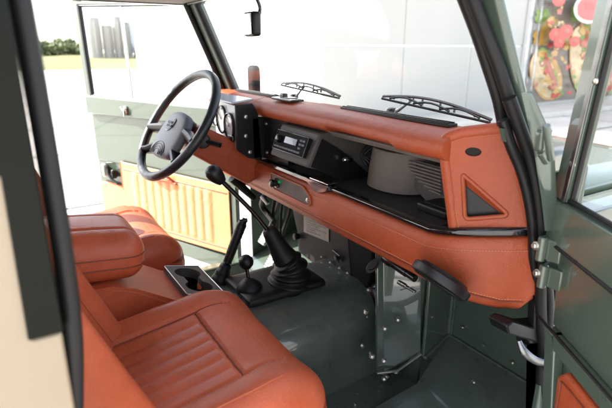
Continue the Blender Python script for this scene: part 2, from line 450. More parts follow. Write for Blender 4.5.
# near pillar: green outer post, black inner rubber
b = MB()
b.sweep([((0, 0, 0), (1, 0, 0), (0, 1, 0))]*0 or
        [((.738, -(z-1.40)*.44, z), (1, 0, 0), (0, 1, .0)) for z in (1.34, 1.40, 1.55, 1.70, 1.78)],
        [[(-.020+dx, -.016), (.012+dx, -.016), (.019+dx, -.008), (.019+dx, .004), (-.020+dx, .004)] for dx in (.028, .022, .004, -.014, -.022)])
np_ = b.build('windscreen_pillar', GREEN, car, bevel=.004, label='dark green passenger side windscreen pillar')
b = MB()
b.tube(smooth_path([(0.684, -0.148, 1.667), (0.701, -0.117, 1.599), (0.713, -0.092, 1.541), (0.724, -0.066, 1.481), (0.726, -0.043, 1.429)]), .012, 12)
b.tube(smooth_path([(0.708, -0.152, 1.665), (0.725, -0.122, 1.598), (0.74, -0.097, 1.542), (0.753, -0.072, 1.483), (0.764, -0.05, 1.434)]), .0125, 12)
b.build('pillar_rubber', RUBBER, np_)
# far pillar
b = MB()
b.sweep([((-.725, -(z-1.40)*.44, z), (1, 0, 0), (0, 1, 0)) for z in (1.30, 1.45, 1.60, 1.78)],
        [[(-.035+dx, -.018), (.030+dx, -.018), (.030+dx, .03), (-.035+dx, .03)] for dx in (0, .006, .012, .02)])
fp = b.build('windscreen_pillar', GREEN, car, bevel=.004, label='driver side windscreen pillar')
b = MB(); b.tube([wsp(-.685, 1.37, -.005), wsp(-.665, 1.78, -.005)], .014, 10); b.tube([wsp(-.745, 1.36, -.03), wsp(-.725, 1.78, -.03)], .012, 10)
b.build('pillar_rubber', RUBBER, fp)
for sx in (-1, 1):
    b = MB(); b.tube([(sx*.765, -.12, 1.756), (sx*.765, -.92, 1.752)], .012, 10); b.build('roof_rail_seal', RUBBER, car)

# body seal round the passenger door opening
b = MB()
sp = smooth_path([(0.765, -0.088, 1.485), (0.775, -0.062, 1.433), (0.785, -0.024, 1.364), (0.795, 0.001, 1.291), (0.8, 0.027, 1.201), (0.8, 0.048, 1.103), (0.8, 0.07, 1.011), (0.8, 0.103, 0.908), (0.8, 0.12, 0.804), (0.8, 0.152, 0.67), (.80, .06, .56), (.80, -.05, .53)], 6)
b.tube(sp, .013, 12)
ds = b.build('door_seal', RUBBER, car)
b = MB(); b.tube(smooth_path([(0.755, -0.084, 1.443), (0.765, -0.064, 1.393), (0.775, -0.037, 1.344), (0.785, -0.012, 1.28), (0.79, 0.011, 1.208), (0.79, 0.031, 1.135), (0.79, 0.064, 1.053), (0.79, 0.077, 0.983)], 6), .011, 10)
b.tube(smooth_path([(0.81, 0.046, 1.125), (0.81, 0.082, 1.037), (0.81, 0.106, 0.926), (0.81, 0.148, 0.71)], 6), .009, 10)
b.build('seal_lip', BLACK, ds)
b = MB()
b.slab([(0.755, -0.093, 1.429), (0.755, -0.065, 1.421), (0.755, -0.055, 1.398), (0.755, -0.08, 1.402)], (1, 0, 0), .01)
b.build('seal_clip', GREEN, ds)
bolts([(0.755, -0.03, 1.369), (0.755, -0.014, 1.337), (0.76, -0, 1.302)], (-.3, -1, 0), ds, .005, .006, 'clip_rivet')
b = MB()
b.slab([(0.815, -0.129, 1.501), (0.815, -0.113, 1.501), (0.83, -0.07, 1.433), (0.83, -0.037, 1.374), (0.83, -0.004, 1.28), (0.83, 0.011, 1.221), (0.825, -0.008, 1.223), (0.82, -0.027, 1.292), (0.82, -0.076, 1.396)], (0, 1, 0), .02)
b.build('door_post', GREEN, car, bevel=.004)
b = MB()
b.slab([(0.79, 0.05, 0.921), (0.79, 0.091, 0.907), (0.79, 0.152, 0.647), (0.79, 0.101, 0.671)], (0, 1, 0), .02)
b.build('post_foot', GREEN, car, bevel=.003)
# hinges and bolts
for q in ((0.825, 0.004, 1.186), (0.825, 0.024, 1.12)):
    b = MB(); q = V(q); b.box(q+V(.012, .008, 0), (.05, .03, .045)); b.tube([q+V(.0, -.012, -.026), q+V(.0, -.012, .026)], .009, 12)
    h = b.build('door_hinge', SAGE, car, bevel=.003); b = MB()
    b.bolt(q+V(-.008, -.020, .006), (-.2, -1, .1), .006, .008); b.build('bolt', BOLT, h)
b = MB(); b.rbox((0.85, -0.098, 1.421), (.018, .03, .04), .006, 6); b.tube([(0.84, -0.085, 1.396), (0.84, -0.062, 1.375)], .007, 8); b.tube([(0.87, -0.127, 1.452), (0.87, -0.097, 1.389)], .007, 8)
b.build('screen_hinge', GREEN, car, bevel=.003)

# wipers
def wiper(tip0, tip1, piv, mid, parentname='wiper'):
    t0, t1, pv, md = V(tip0), V(tip1), V(piv), V(mid)
    b = MB(); u = t1-t0; n = V(0, .9, .4)
    base = [t0+u*k/10+V(0, 0, -.004) for k in range(11)]
    b.tube(base, .0035, 6)
    w = b.build('windscreen_wiper', RUBBER, car)
    b = MB(); b.tube([t0+u*k/12+V(0, .004, .002+.018*math.sin(math.pi*k/12)) for k in range(13)], .0045, 6, flat=.7)
    for k in (1.5, 3.5, 5, 7, 8.5, 10.5):
        c = t0+u*k/12; b.tube([c+V(0, .003, .0), c+V(0, .004, .020*math.sin(math.pi*k/12))], .003, 6)
    for a, c in ((1, 5), (4, 8), (7, 11)):
        b.tube([t0+u*(a+(c-a)*k/6)/12+V(0, .002, .001+.010*math.sin(math.pi*k/6)) for k in range(7)], .003, 6)
    b.build('blade', BLACKS, w)
    b = MB(); b.tube([pv, pv.lerp(md, .35), md+V(0, .004, .012)], [.011, .009, .005], 8, flat=.5); b.rbox(pv, (.03, .03, .03), .01, 6); b.build('wiper_arm', BLACKS, w)
wiper((0.273, 0.026, 1.443), (0.633, 0.037, 1.418), (0.29, 0.051, 1.399), (0.389, 0.03, 1.434))
wiper((-0.31, 0.025, 1.446), (0.055, 0.034, 1.426), (-0.259, 0.052, 1.397), (-0.16, 0.03, 1.433))

# interior mirror on a curved stalk
b = MB(); b.rbox((-0.06, -0.21, 1.643), (.075, .030, .070), .010, 10); im = b.build('interior_mirror', BLACK, car)
c0 = V((-0.06, -0.213, 1.643))
b = MB(); b.box(c0+V(.0, -.0165, 0), (.066, .004, .060)); b.build('mirror_glass', MIRR, im, bevel=.002)
b = MB(); b.tube(smooth_path([c0+V(.0, .02, .02), (-0.06, -0.189, 1.661), (-0.06, -0.182, 1.689), (-0.06, -0.194, 1.719), (-0.06, -0.21, 1.743)]), .0055, 8); b.build('stalk', BLACKS, im)
# driver-side exterior mirror seen through the windscreen
b = MB(); c0 = V((-1, 0.248, 1.409)); b.rbox(c0, (.085, .05, .17), .024, 10)
b.tube([c0+V(0, 0, -.07), c0+V(.03, -.02, -.15), c0+V(.10, -.06, -.22)], .010, 8)
b.build('exterior_mirror', BLACKM, car)

# ---------------------------------------------------------------- dashboard
PX = [(-.72, -.085, 0), (-.30, -.085, 0), (.0, -.085, 0), (.35, -.085, 0), (.60, -.085, 0), (.635, -.080, 1), (.665, -.066, 2), (.70, -.038, 3), (.74, .0, 4), (.772, .034, 5), (.785, .062, 6)]
def station(i):
    x, y, k = PX[i]
    a = PX[max(0, i-1)]; c = PX[min(len(PX)-1, i+1)]
    t = V(c[0]-a[0], c[1]-a[1], 0).normalized(); n = V(t.y, -t.x, 0)   # outward (towards seats)
    return V(x, y, 0), n, k/6
st = []; pr = []
for i in range(len(PX)):
    o, n, k = station(i); zt_ = 1.164+.030*k; zb = 1.036-.048*k+(.045 if i == len(PX)-1 else .012 if i == len(PX)-2 else 0)
    prof = [(.0, zt_), (.010, zt_-.006), (.016, zt_-.02), (.018, zt_-.05), (.014, zb+.035), (.006, zb+.012), (-.006, zb), (-.02, zb+.002), (-.03, zb+.02), (-.03, zt_-.004)]
    st.append((o, n, V(0, 0, 1))); pr.append(prof)
b = MB(); b.sweep(st, pr)
dash = b.build('dashboard', LEATHER, car, angle=60)
dash['label'] = 'tan leather dashboard with black edged parcel shelf'
# stitching below the shelf trim and above the bottom lip
b = MB()
p_top = []; p_bot = []
for i in range(len(PX)-1):
    o, n, k = station(i); zt_ = 1.164+.030*k; zb = 1.036-.048*k+(.012 if i == len(PX)-2 else 0)
    p_top.append(o+n*.0185+V(0, 0, zt_-.028)); p_bot.append(o+n*.0145+V(0, 0, zb+.034))
stitches(b, p_bot, .0009); b.build('stitching', THREAD, dash)
b = MB(); b.tube([p+V(0, 0, -.006) for p in p_bot], .0012, 6); b.build('seam', SEAM, dash)
b = MB(); stitches(b, p_top, .0008); b.build('stitching', THREAD, dash)
# underside end cap where the panel tucks towards the door
# glossy black shelf edging
st = []; pr = []
for i in range(len(PX)):
    o, n, k = station(i); z = 1.166+.030*k
    pr.append([(.010, z), (.013, z+.004), (.013, z+.011+.006*k), (.008, z+.015+.006*k), (-.010, z+.015+.006*k), (-.010, z)])
    st.append((o, n, V(0, 0, 1)))
b = MB(); b.sweep(st, pr); b.build('shelf_edging', GLOSSB, dash, bevel=.0015)
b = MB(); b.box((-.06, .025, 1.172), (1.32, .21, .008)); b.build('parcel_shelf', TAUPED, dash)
# raised shiny kink in the edging over the switch plate
b = MB()
b.slab([(-.17, -.1045, 1.170), (.080, -.1045, 1.170), (.118, -.1045, 1.152), (.150, -.1045, 1.150), (.205, -.1045, 1.168), (.205, -.1045, 1.184), (-.17, -.1045, 1.184)], (0, 1, 0), .012)
b.build('edging_kink', GLOSSB, dash, bevel=.002)
b = MB(); b.box((.145, -.085, 1.187), (.10, .035, .004)); b.build('edge_highlight', CHROME, dash, bevel=.001)  # chrome sliver stands in for the highlight on the black edging
# padded roll along the top
def rollprof(k=0):
    return [(.0, 1.404), (.06, 1.402), (.088, 1.396), (.106, 1.384), (.113, 1.367), (.109, 1.352), (.096, 1.343), (.07, 1.340), (.03, 1.338), (-.02, 1.338), (-.02, 1.398)]
b = MB(); st = []; pr = []
N_ = 60
for i in range(N_+1):
    x = -.30+i*(.935/N_); q = rollprof()
    dz = .010*math.exp(-((x-.19)/.012)**2)*0+.008*(1 if .19 < x < .47 else 0)
    q = [(a, z+(dz if z < 1.36 and a > .05 else 0)+.0015*math.sin(x*9)) for a, z in q]
    st.append(((x, 0, 0), (0, -1, 0), (0, 0, 1))); pr.append(q)
b.sweep(st, pr); ro = b.build('dash_roll', LEATHER, dash, angle=60)
b = MB(); stitches(b, [(x/50, -.050, 1.4042+.0015*math.sin(x/50*9)) for x in range(-14, 32)], .0008); b.build('stitching', THREAD, ro) if False else None
b = MB(); b.sweep([((x, 0, 0), (0, -1, 0), (0, 0, 1)) for x in (-.72, -.29)], [rollprof()]*2); b.build('dash_top', LEATHER, dash, angle=60)
# demister slots and their bezels in the top
for x0, x1 in ((-.60, -.26), (.16, .58)):
    b = MB(); b.box(((x0+x1)/2, -.022, 1.4055), (x1-x0, .032, .008)); s_ = b.build('demister_vent', BLACK, dash, bevel=.002)
    b = MB(); b.box(((x0+x1)/2, -.014, 1.4105), (x1-x0-.01, .005, .004)); b.box(((x0+x1)/2, -.030, 1.4105), (x1-x0-.01, .005, .004)); b.build('slat', BLACKS, s_)
# black tray on the dash top
b = MB(); b.rbox((-.128, -.052, 1.4085), (.135, .055, .010), .004, 6); b.rbox((-.165, -.045, 1.418), (.03, .02, .016), .005, 6); b.box((-.12, -.052, 1.4145), (.06, .035, .003))
b.build('dash_top_tray', BLACKS, dash)
# back wall, ceiling and divider of the parcel space
b = MB(); b.box((-.02, .125, 1.26), (1.40, .012, .18)); b.box((-.02, .04, 1.334), (1.40, .16, .008)); b.build('parcel_back', TAUPE, dash)
b = MB(); b.slab([(-.30, -.070, 1.337), (.62, -.070, 1.337), (.62, -.055, 1.322), (-.30, -.055, 1.322)], (0, 1, .6), .008); b.build('parcel_valance', TAUPE, dash, bevel=.002)
b = MB()
SL0 = ((0.347, 0.035, 1.275), (0.364, 0.035, 1.265), (0.381, 0.035, 1.256), (0.398, 0.035, 1.247), (0.414, 0.035, 1.238), (0.43, 0.035, 1.229), (0.45, 0.035, 1.221), (0.469, 0.035, 1.213))
SL1 = ((0.504, 0.035, 1.273), (0.505, 0.035, 1.264), (0.506, 0.035, 1.255), (0.507, 0.035, 1.246), (0.508, 0.035, 1.237), (0.509, 0.035, 1.228), (0.51, 0.035, 1.219), (0.511, 0.035, 1.21))
for p, q in zip(SL0, SL1):
    b = MB(); b.tube([V(p)+V(0, 0, .004), V(q)+V(0, 0, .004)], .0026, 8); b.build('grille_slat', TAUPE, dash)
b = MB()
b = MB(); b.slab([(0.247, 0.05, 1.285), (0.52, 0.05, 1.28), (0.532, 0.05, 1.171), (0.462, 0.05, 1.171)], (0, 1, 0), .006); b.build('grille_back', RADT, dash)
# curved taupe box standing on the shelf
b = MB(); st = []
pf = [(0.257, 0.02, 1.12), (0.267, 0.02, 1.253)]
x0 = .228
prof = smooth_path([(x0-.02, .085, 0), (x0-.012, .040, 0), (x0+.008, .014, 0), (x0+.05, .0, 0), (x0+.10, .002, 0), (x0+.145, .022, 0), (x0+.172, .055, 0), (x0+.182, .09, 0)], 5)
base = [(p.x, p.y) for p in prof]+[(x0+.182, .118), (x0-.02, .118)]
b.sweep([((0, 0, 1.182), (1, 0, 0), (0, 1, 0)), ((.004, .004, 1.24), (1, 0, 0), (0, 1, 0)), ((.008, .010, 1.290), (1, 0, 0), (0, 1, 0)), ((.010, .013, 1.297), (1, 0, 0), (0, 1, 0))], [base]*4)
b.build('shelf_divider', TAUPE, dash, angle=50, bevel=.002)
b = MB(); b.rbox((.535, .02, 1.188), (.10, .09, .022), .006, 8); b.box((.535, .02, 1.200), (.07, .06, .003)); b.build('shelf_tray', BLACK, dash)
# crumpled cable bundle and switch behind the console
b = MB()
for k in range(5):
    xk = .17+.008*k; b.tube(smooth_path([(xk, .10, 1.19), (xk+.012, .06, 1.22+.01*k), (xk-.01, .05, 1.26), (xk+.02, .09, 1.30)]), .004, 6)
b.build('cable_bundle', RUBBER, dash)
b = MB(); q = V((0.17, -0.014, 1.247)); b.lathe([(.006, 0), (.0075, .012), (.009, .014), (.009, .03), (.006, .034)], q+V(0, .02, 0), (0, -1, .1), 14); b.build('chrome_switch', CHROME, dash)

# radio binnacle
RN = V(0, -.93, .37).normalized(); RU = V(0, .37, .93).normalized()
rc = V(.04, -.112, 1.284)
b = MB()
sec = [(-.148, 1.236), (-.100, 1.334), (-.060, 1.336), (.11, 1.336), (.11, 1.182), (.06, 1.182), (-.06, 1.21)]
b.sweep([((-.083, 0, 0), (0, 1, 0), (0, 0, 1)), ((.148, 0, 0), (0, 1, 0), (0, 0, 1))], [sec]*2)
rb = b.build('radio_console', RADT, dash, bevel=.006)
b = MB(); b.slab([(0.149, -0.093, 1.317), (0.149, -0.049, 1.291), (0.149, 0.001, 1.258), (0.149, 0.105, 1.173), (0.149, 0.114, 1.155), (0.149, 0.069, 1.134), (0.149, -0.132, 1.236)], (1, 0, 0), .004)
b.build('console_side', BLACK, rb)
fc = V(.032, -.124, 1.286)+RN*.004
b = MB(); b.rbox((0, 0, 0), (.19, .018, .062), .004, 8, R=Matrix((V(1, 0, 0), -RN, RU)).transposed()); 
b.v = [tuple(V(v)+fc) for v in b.v]; ra = b.build('radio', BLACKM, rb)
def onr(u, w, d=0.010): return fc+V(1, 0, 0)*u+RU*w+RN*d
b = MB(); b.lathe([(.013, 0), (.0125, .012), (.010, .014), (.002, .014)], onr(-.066, .003), RN, 24); b.build('volume_knob', BLACKS, ra)
b = MB(); b.slab([onr(-.032, .016), onr(.040, .016), onr(.040, -.004), onr(-.032, -.004)], RN, .002); b.build('display', LCD, ra)
b = MB()
for k in range(9): b.rbox(onr(-.08+k*.018, -.021, .0105), (.015, .005, .006), .0015, 3)
for u, w in ((.062, .016), (.062, .004), (.078, .016), (.078, .004), (.062, -.008)): b.rbox(onr(u, w, .0105), (.012, .005, .007), .0015, 3)
b.build('button', HUBG, ra)
b = MB(); 
for (a, c) in (((-.095, .031), (.095, .031)), ((-.095, -.031), (.095, -.031)), ((-.095, .031), (-.095, -.031)), ((.095, .031), (.095, -.031))): b.tube([onr(*a, .009), onr(*c, .009)], .0016, 6)
b.build('radio_bezel', BLACKS, ra)

# dark recess between binnacle and radio: black crinkle panel with screws
b = MB(); b.slab([(-.258, -.088, 1.338), (-.085, -.075, 1.338), (-.085, -.075, 1.184), (-.258, -.088, 1.184)], (0, 1, 0), .03); b.box((-.255, -.105, 1.262), (.016, .05, .15))
b.rbox((-.165, -.082, 1.25), (.05, .02, .05), .01, 6)
bp = b.build('switch_panel', BLACK, dash, bevel=.003)
b = MB()
for q in ((-.225, -.086, 1.315), (-.225, -.086, 1.21), (-.12, -.079, 1.31)): b.bolt(q, (0, -1, 0), .005, .004)
b.build('screw', BOLT, bp)

# instrument binnacle
b = MB()
sec = [(-0.25, -0.193, 1.385), (-0.25, -0.128, 1.389), (-0.25, -0.105, 1.356), (-0.25, -0.094, 1.178), (-0.25, -0.151, 1.192), (-0.25, -0.193, 1.226)]
sec2 = [(p[1], p[2]) for p in sec]
b.sweep([((-.247, 0, 0), (0, 1, 0), (0, 0, 1)), ((-.258, 0, 0), (0, 1, 0), (0, 0, 1))], [sec2]*2)
bi = b.build('instrument_binnacle', BLACK, dash, bevel=.003)
b = MB()
for q in ((-0.246, -0.155, 1.342), (-0.246, -0.158, 1.274), (-0.246, -0.144, 1.214)): b.bolt(q, (1, 0, 0), .005, .004)
b.build('screw', BOLT, bi)
# hood
b = MB(); b.slab([(-.262, -.200, 1.386), (-.262, -.118, 1.396), (-.66, -.118, 1.396), (-.64, -.200, 1.386)], (0, 0, 1), .008); b.build('binnacle_hood', SILVER, bi, bevel=.004)
GN = V(.25, -1, .22).normalized()
gp = [(-.262, -.185, 1.380), (-.262, -.186, 1.225), (-.60, -.13, 1.235), (-.62, -.13, 1.375)]
b = MB(); b.slab(gp, (0, 1, 0), .006); b.build('gauge_panel', SILVER, bi, bevel=.002)
for cx, cz, r in ((-.33, 1.30, .050), (-.45, 1.31, .055), (-.555, 1.305, .035)):
    c0 = V(cx, -.186+(-.262-cx)/(-.34)*-.0+(abs(cx)-.262)*.165-.004, cz)
    b = MB(); b.lathe([(r, 0), (r, .010), (r*.93, .012), (r*.90, .004), (.001, .004)], c0, (-.05, -1, 0), 32); g = b.build('gauge', [BLACKS], bi)
    b = MB(); b.lathe([(r*.88, .0045), (r*.88, .006), (.001, .006)], c0, (-.05, -1, 0), 32); b.build('dial', GAUGE, g)
    b = MB(); b.tube([c0+V(0, -.008, 0), c0+V(-r*.5, -.008, r*.55)], .0015, 5)
    for k in range(12):
        a = rad(-40+k*24); d = V(math.cos(a), 0, math.sin(a)); b.tube([c0+d*r*.70+V(0, -.0075, 0), c0+d*r*.82+V(0, -.0075, 0)], .0010, 4)
    b.build('needle', BLACKS, g)
b = MB(); b.rbox((-0.307, -0.19, 1.261), (.05, .01, .02), .003, 6); b.build('warning_lamp_bar', BLACKS, bi)

# leather lower cowl round the column + stalks
b = MB()
sec = [(-.292, 1.312), (-.062, 1.190), (-.075, 1.10), (-.13, 1.075), (-.34, 1.215), (-.345, 1.245)]
b.sweep([((x, 0, 0), (0, 1, 0), (0, 0, 1)) for x in (-.30, -.52)], [sec]*2)
cw = b.build('column_cowl', LEATHER, dash, bevel=.012, bseg=3)
b = MB(); c0 = V((-0.292, -0.303, 1.263)); b.lathe([(.026, 0), (.027, .006), (.022, .014), (.012, .016)], c0, (1, -.35, .1), 24)
b.tube([c0, c0+V(.022, .02, -.004), c0+V(.05, .045, -.012)], [.012, .009, .010], 10); b.build('column_stalk', BLACK, cw)

# switch plate in lower panel
b = MB()
pl = round_poly([(-.158, -.1045, 1.150), (.060, -.1045, 1.150), (.100, -.1045, 1.128), (.104, -.1045, 1.100), (.088, -.1045, 1.094), (-.135, -.1045, 1.094), (-.160, -.1045, 1.115)], .008)
b.slab(pl, (0, 1, 0), .004); sw = b.build('switch_plate', TAUPE, dash, bevel=.001)
b = MB(); b.tube(pl, .0035, 6, closed=True); b.build('plate_edging', LEATHER, sw)
b = MB(); b.lathe([(.018, 0), (.018, .004), (.012, .006), (.011, .016), (.014, .018), (.014, .026), (.010, .029), (.001, .029)], (-.115, -.105, 1.122), (0, -1, .1), 24); k1 = b.build('headlamp_switch', BLACKS, sw)
b = MB(); b.lathe([(.006, 0), (.006, .005), (.004, .008), (.001, .008)], (-.090, -.106, 1.132), (0, -1, 0), 16); b.build('pilot_lamp', GLED, sw)
b = MB(); b.bolt((.088, -.106, 1.112), (0, -1, 0), .005, .004); b.build('screw', BOLT, sw)

# end pod with triangular pocket and oval vent
PO = V(.616, -.100, 1.39); PN = V(.62, -.78, 0).normalized()
PPL = None
outer = round_poly([(0.621, -0.096, 1.386), (0.651, -0.073, 1.402), (0.714, -0.022, 1.416), (0.734, -0.006, 1.374), (0.752, 0.008, 1.301), (0.775, 0.027, 1.202), (0.655, -0.069, 1.175)], [.020, .01, .014, .02, .02, .006, .014])
hole = round_poly([(0.658, -0.067, 1.314), (0.74, -0.001, 1.231), (0.669, -0.058, 1.212)], [.006, .016, .012])
hole = [p for p in hole]
ec = V((0.671, -0.056, 1.364))
PU = V(.78, .62, 0).normalized()
oval = [ec+PU*.0165*math.cos(a)+V(0, 0, 1)*.0095*math.sin(a) for a in [2*math.pi*k/24 for k in range(24)]]
pod = holed(outer, hole, PN, .105, 'end_pod', LEATHER, dash, .0065, extra=(oval,))
b = MB(); b.tube([p-PN*.010 for p in outer], .0135, 14, closed=True); b.build('welt', LEATHER, pod)
b = MB(); b.tube([p-PN*.0015 for p in hole], .0052, 10, closed=True); b.build('pocket_rim', LEATHER, pod)
b = MB()
hc = sum((p for p in hole), V(0, 0, 0))/len(hole)
fl_ = round_poly([(0.653, -0.053, 1.289), (0.723, 0.003, 1.225), (0.661, -0.046, 1.211)], [.004, .010, .008])
nf = len(fl_); b.add(hole+fl_, [(i, (i+1) % nf, nf+(i+1) % nf, nf+i) for i in range(nf)]); b.build('pocket_wall', LEATHER, pod)
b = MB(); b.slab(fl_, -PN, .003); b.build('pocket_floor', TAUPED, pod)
b = MB(); b.slab([sum(fl_, V(0, 0, 0))/nf*.08+p*.92+PN*.0015-V(0, 0, .0) for p in fl_ if p.z > 1.262 or True], -PN, .001); b.build('pocket_grille', BLACK, pod)
b = MB(); b.slab([p-PN*.005 for p in oval], -PN, .006); b.build('oval_vent', HEATG, pod)
b = MB(); cc = sum((p for p in outer), V(0, 0, 0))/len(outer)
inn = [cc+(p-cc)*.90+PN*.0006 for p in outer]
stitches(b, [V(PO)+(V((0.634, -0.086, 1.384))-V(PO))+PN*.0005, V((0.632, -0.087, 1.343))+PN*.0005, V((0.643, -0.078, 1.277))+PN*.0005, V((0.661, -0.064, 1.186))+PN*.0005], .0009)
b.build('stitching', THREAD, pod)

# black bracket below the dash end
b = MB(); b.slab([(0.745, -0.04, 1.002), (0.745, -0.02, 1.006), (0.745, 0.051, 0.969), (0.745, 0.158, 0.941), (0.745, 0.18, 0.899), (0.745, 0.168, 0.863), (0.745, 0.067, 0.928), (0.745, -0.029, 0.978)], (1, 0, 0), .05)
b.box((0.77, 0.083, 0.917), (.04, .03, .02)); b.build('dash_end_bracket', BLACK, dash, bevel=.004)
b = MB(); b.slab([(0.79, -0.001, 1.232), (0.79, 0.068, 1.203), (0.79, 0.135, 1.013), (0.79, 0.256, 0.58), (0.79, 0.165, 0.624), (0.79, 0.1, 0.904), (0.79, 0.05, 1.037)], (-.6, 1, 0), .02)
b.build('post_liner', BLACK, car)
b = MB(); b.slab([(0.775, 0.026, 1.238), (0.775, 0.055, 1.233), (0.775, 0.099, 1.113), (0.775, 0.124, 0.977), (0.775, 0.139, 0.881), (0.775, 0.069, 0.933), (0.775, 0.055, 1.029), (0.775, 0.055, 1.128)], (1, 0, 0), .02); b.build('post_liner', BLACK, car, bevel=.003)
b = MB(); b.bolt((0.772, 0.033, 1.155), (-.2, -1, .1), .0075, .010); b.bolt((0.772, 0.097, 1.013), (-.5, -1, .1), .005, .006); b.build('screw', BOLT, dash)
# chrome door check strap
b = MB(); b.tube(smooth_path([(0.775, 0.045, 0.925), (0.79, 0.047, 0.904), (0.81, 0.067, 0.884), (0.83, 0.091, 0.879)]), [.006, .006, .0065, .007, .008, .009, .010, .010, .010, .010, .010, .010, .010, .010, .009, .009, .008, .008, .008], 10, flat=.5)
b.rbox((0.832, 0.093, 0.874), (.03, .03, .022), .007, 6); cs = b.build('door_check_strap', STEEL, car)
b = MB(); b.bolt((0.825, 0.097, 0.854), (-.2, -.6, -.8), .007, .010); b.bolt((0.84, 0.074, 0.928), (-.2, -1, .2), .006, .008); b.build('bolt', BOLT, cs)

# round black vent lid and connector below the dash
b = MB(); dn = V(-.05, -.50, -.62).normalized(); dc = V((0.674, -0.125, 1.081))
b.lathe([(.02, .012), (.060, .011), (.067, .008), (.070, .002), (.070, -.010), (.066, -.013), (.060, -.014), (.056, -.020), (.02, -.020)], dc, dn, 44)
dv = b.build('footwell_speaker', BLACK, car)
b = MB(); b.lathe([(.052, .0105), (.054, .0125), (.058, .0125), (.060, .0105)], dc, dn, 44); b.build('rim', BLACKS, dv)
b = MB(); q0, q1 = V((0.417, -0.06, 1.025)), V((0.505, -0.06, 1.015)); b.tube([q0, q0.lerp(q1, .3), q0.lerp(q1, .35), q1], [.014, .015, .012, .012], 16)
b.tube([q1, q1.lerp(q0, -.35)], .010, 10); b.build('hose_end', BLACKS, car)
b = MB(); b.rbox((0.448, -0.02, 0.948), (.035, .012, .012), .004, 6); b.box((0.48, -0.02, 0.947), (.04, .01, .006)); b.tube([(0.442, -0.02, 0.927), (0.487, -0.02, 0.956), (0.517, -0.02, 0.96)], .002, 6); b.build('bracket', ALU, car, bevel=.001)

# heater box with label
b = MB(); hy = .10
b.slab([(-0.382, 0.1, 0.956), (0.011, 0.1, 1.059), (0.074, 0.1, 0.734), (-0.033, 0.1, 0.721), (-0.317, 0.1, 0.738), (-0.325, 0.1, 0.828)], (0, 1, 0), .18)
hb = b.build('heater_box', HEATG, car, bevel=.006)
b = MB(); b.slab([(-0.01, 0.103, 1.034), (0.173, 0.103, 0.996), (0.173, 0.103, 0.842), (0.155, 0.103, 0.773), (0.07, 0.103, 0.732)], (0, 1, 0), .17); b.build('heater_duct', BLACKM, hb, bevel=.006)
lp = [(-0.264, 0.098, 0.927), (-0.265, 0.098, 0.848), (-0.082, 0.098, 0.866), (-0.084, 0.098, 0.947)]
b = MB(); b.slab(lp, (0, -1, 0), .0015); b.build('label_plate', PLATE, hb)
b = MB(); l0, l1, l2, l3 = [V(p) for p in lp]
for r_ in range(7):
    t = .12+r_*.12; a = l0.lerp(l1, t); c_ = l3.lerp(l2, t)
    s0 = .08 if r_ < 2 else .12; s1 = (.9, .75, .85, .6, .9, .45, .7)[r_]
    k = s0
    while k < s1:
        w_ = random.uniform(.03, .10); b.box(a.lerp(c_, k+w_/2)+V(0, -.0018, 0), ((a-c_).length*w_, .0006, .004)); k += w_+.03
b.build('label_print', INK, hb)
b = MB(); b.lathe([(.012, 0), (.014, .008), (.014, .022), (.010, .026), (.001, .026)], (-0.3, 0.095, 0.819), (0, -1, 0), 18); b.build('heater_knob', BLACK, hb); b = MB(); b.lathe([(.008, 0), (.010, .008), (.010, .012), (.003, .013)], (-0.017, 0.095, 0.825), (0, -1, 0), 14)
b.tube([(-0.046, 0.092, 0.847), (0.005, 0.088, 0.843), (-0.009, 0.09, 0.812)], .004, 8); b.build('heater_knob', BLACK, hb)
b = MB()
for q in ((-0.157, 0.06, 0.714), (-0.092, 0.06, 0.724), (-0.227, 0.07, 0.706), (0.052, 0.08, 0.73)): b.bolt(q, (0, -.4, 1), .006, .007)
b.slab([(-0.26, 0.075, 0.719), (-0.039, 0.075, 0.755), (-0.037, 0.075, 0.713), (-0.26, 0.075, 0.655)], (0, 1, 0), .004); b.build('bolt', BOLT, hb)

# pedals and harness on the driver's side
for q, sz in ((((-0.549, 0.06, 0.738)), .05), (((-0.495, 0.06, 0.632)), .055)):
    q = V(q); R = Matrix.Rotation(rad(-35), 3, 'X')
    b = MB(); b.rbox(q, (.06, .016, sz*1.5), .006, 8, R=R); pdl = b.build('pedal', ALU, car)
    b = MB()
    for k in range(5): b.box(q+R@V(0, -.009, -.026+k*.013), (.052, .003, .004), R)
    b.build('pedal_rib', RUBBER, pdl); b = MB(); b.tube([q+V(0, .01, 0), q+V(0, .10, .22), q+V(0, .12, .42)], .009, 8); b.build('pedal_arm', BLACKS, pdl)
b = MB(); b.tube(smooth_path([(-0.331, -0.04, 1.021), (-0.41, -0.02, 0.946), (-0.396, -0, 0.906), (-0.343, 0, 0.886)]), [.013]*19, 10)
b.tube(smooth_path([(-0.254, 0, 1.046), (-0.281, 0, 0.948), (-0.294, -0, 0.823)]), .006, 8); b.tube(smooth_path([(-0.349, 0.02, 1.02), (-0.389, 0.02, 0.9), (-0.368, 0.02, 0.747)]), .007, 8)
b.build('wiring_loom', RUBBER, car)
b = MB(); b.tube([(-0.347, -0.05, 1.006), (-0.316, -0.04, 0.979)], [.010, .008], 10); b.build('ignition_lock', ALU, car)
b = MB(); b.tube([(-0.45, -0.133, 1.07), (-0.45, -0.037, 0.969)], [.02, .014], 12); b.build('column_tube', BLACK, car)

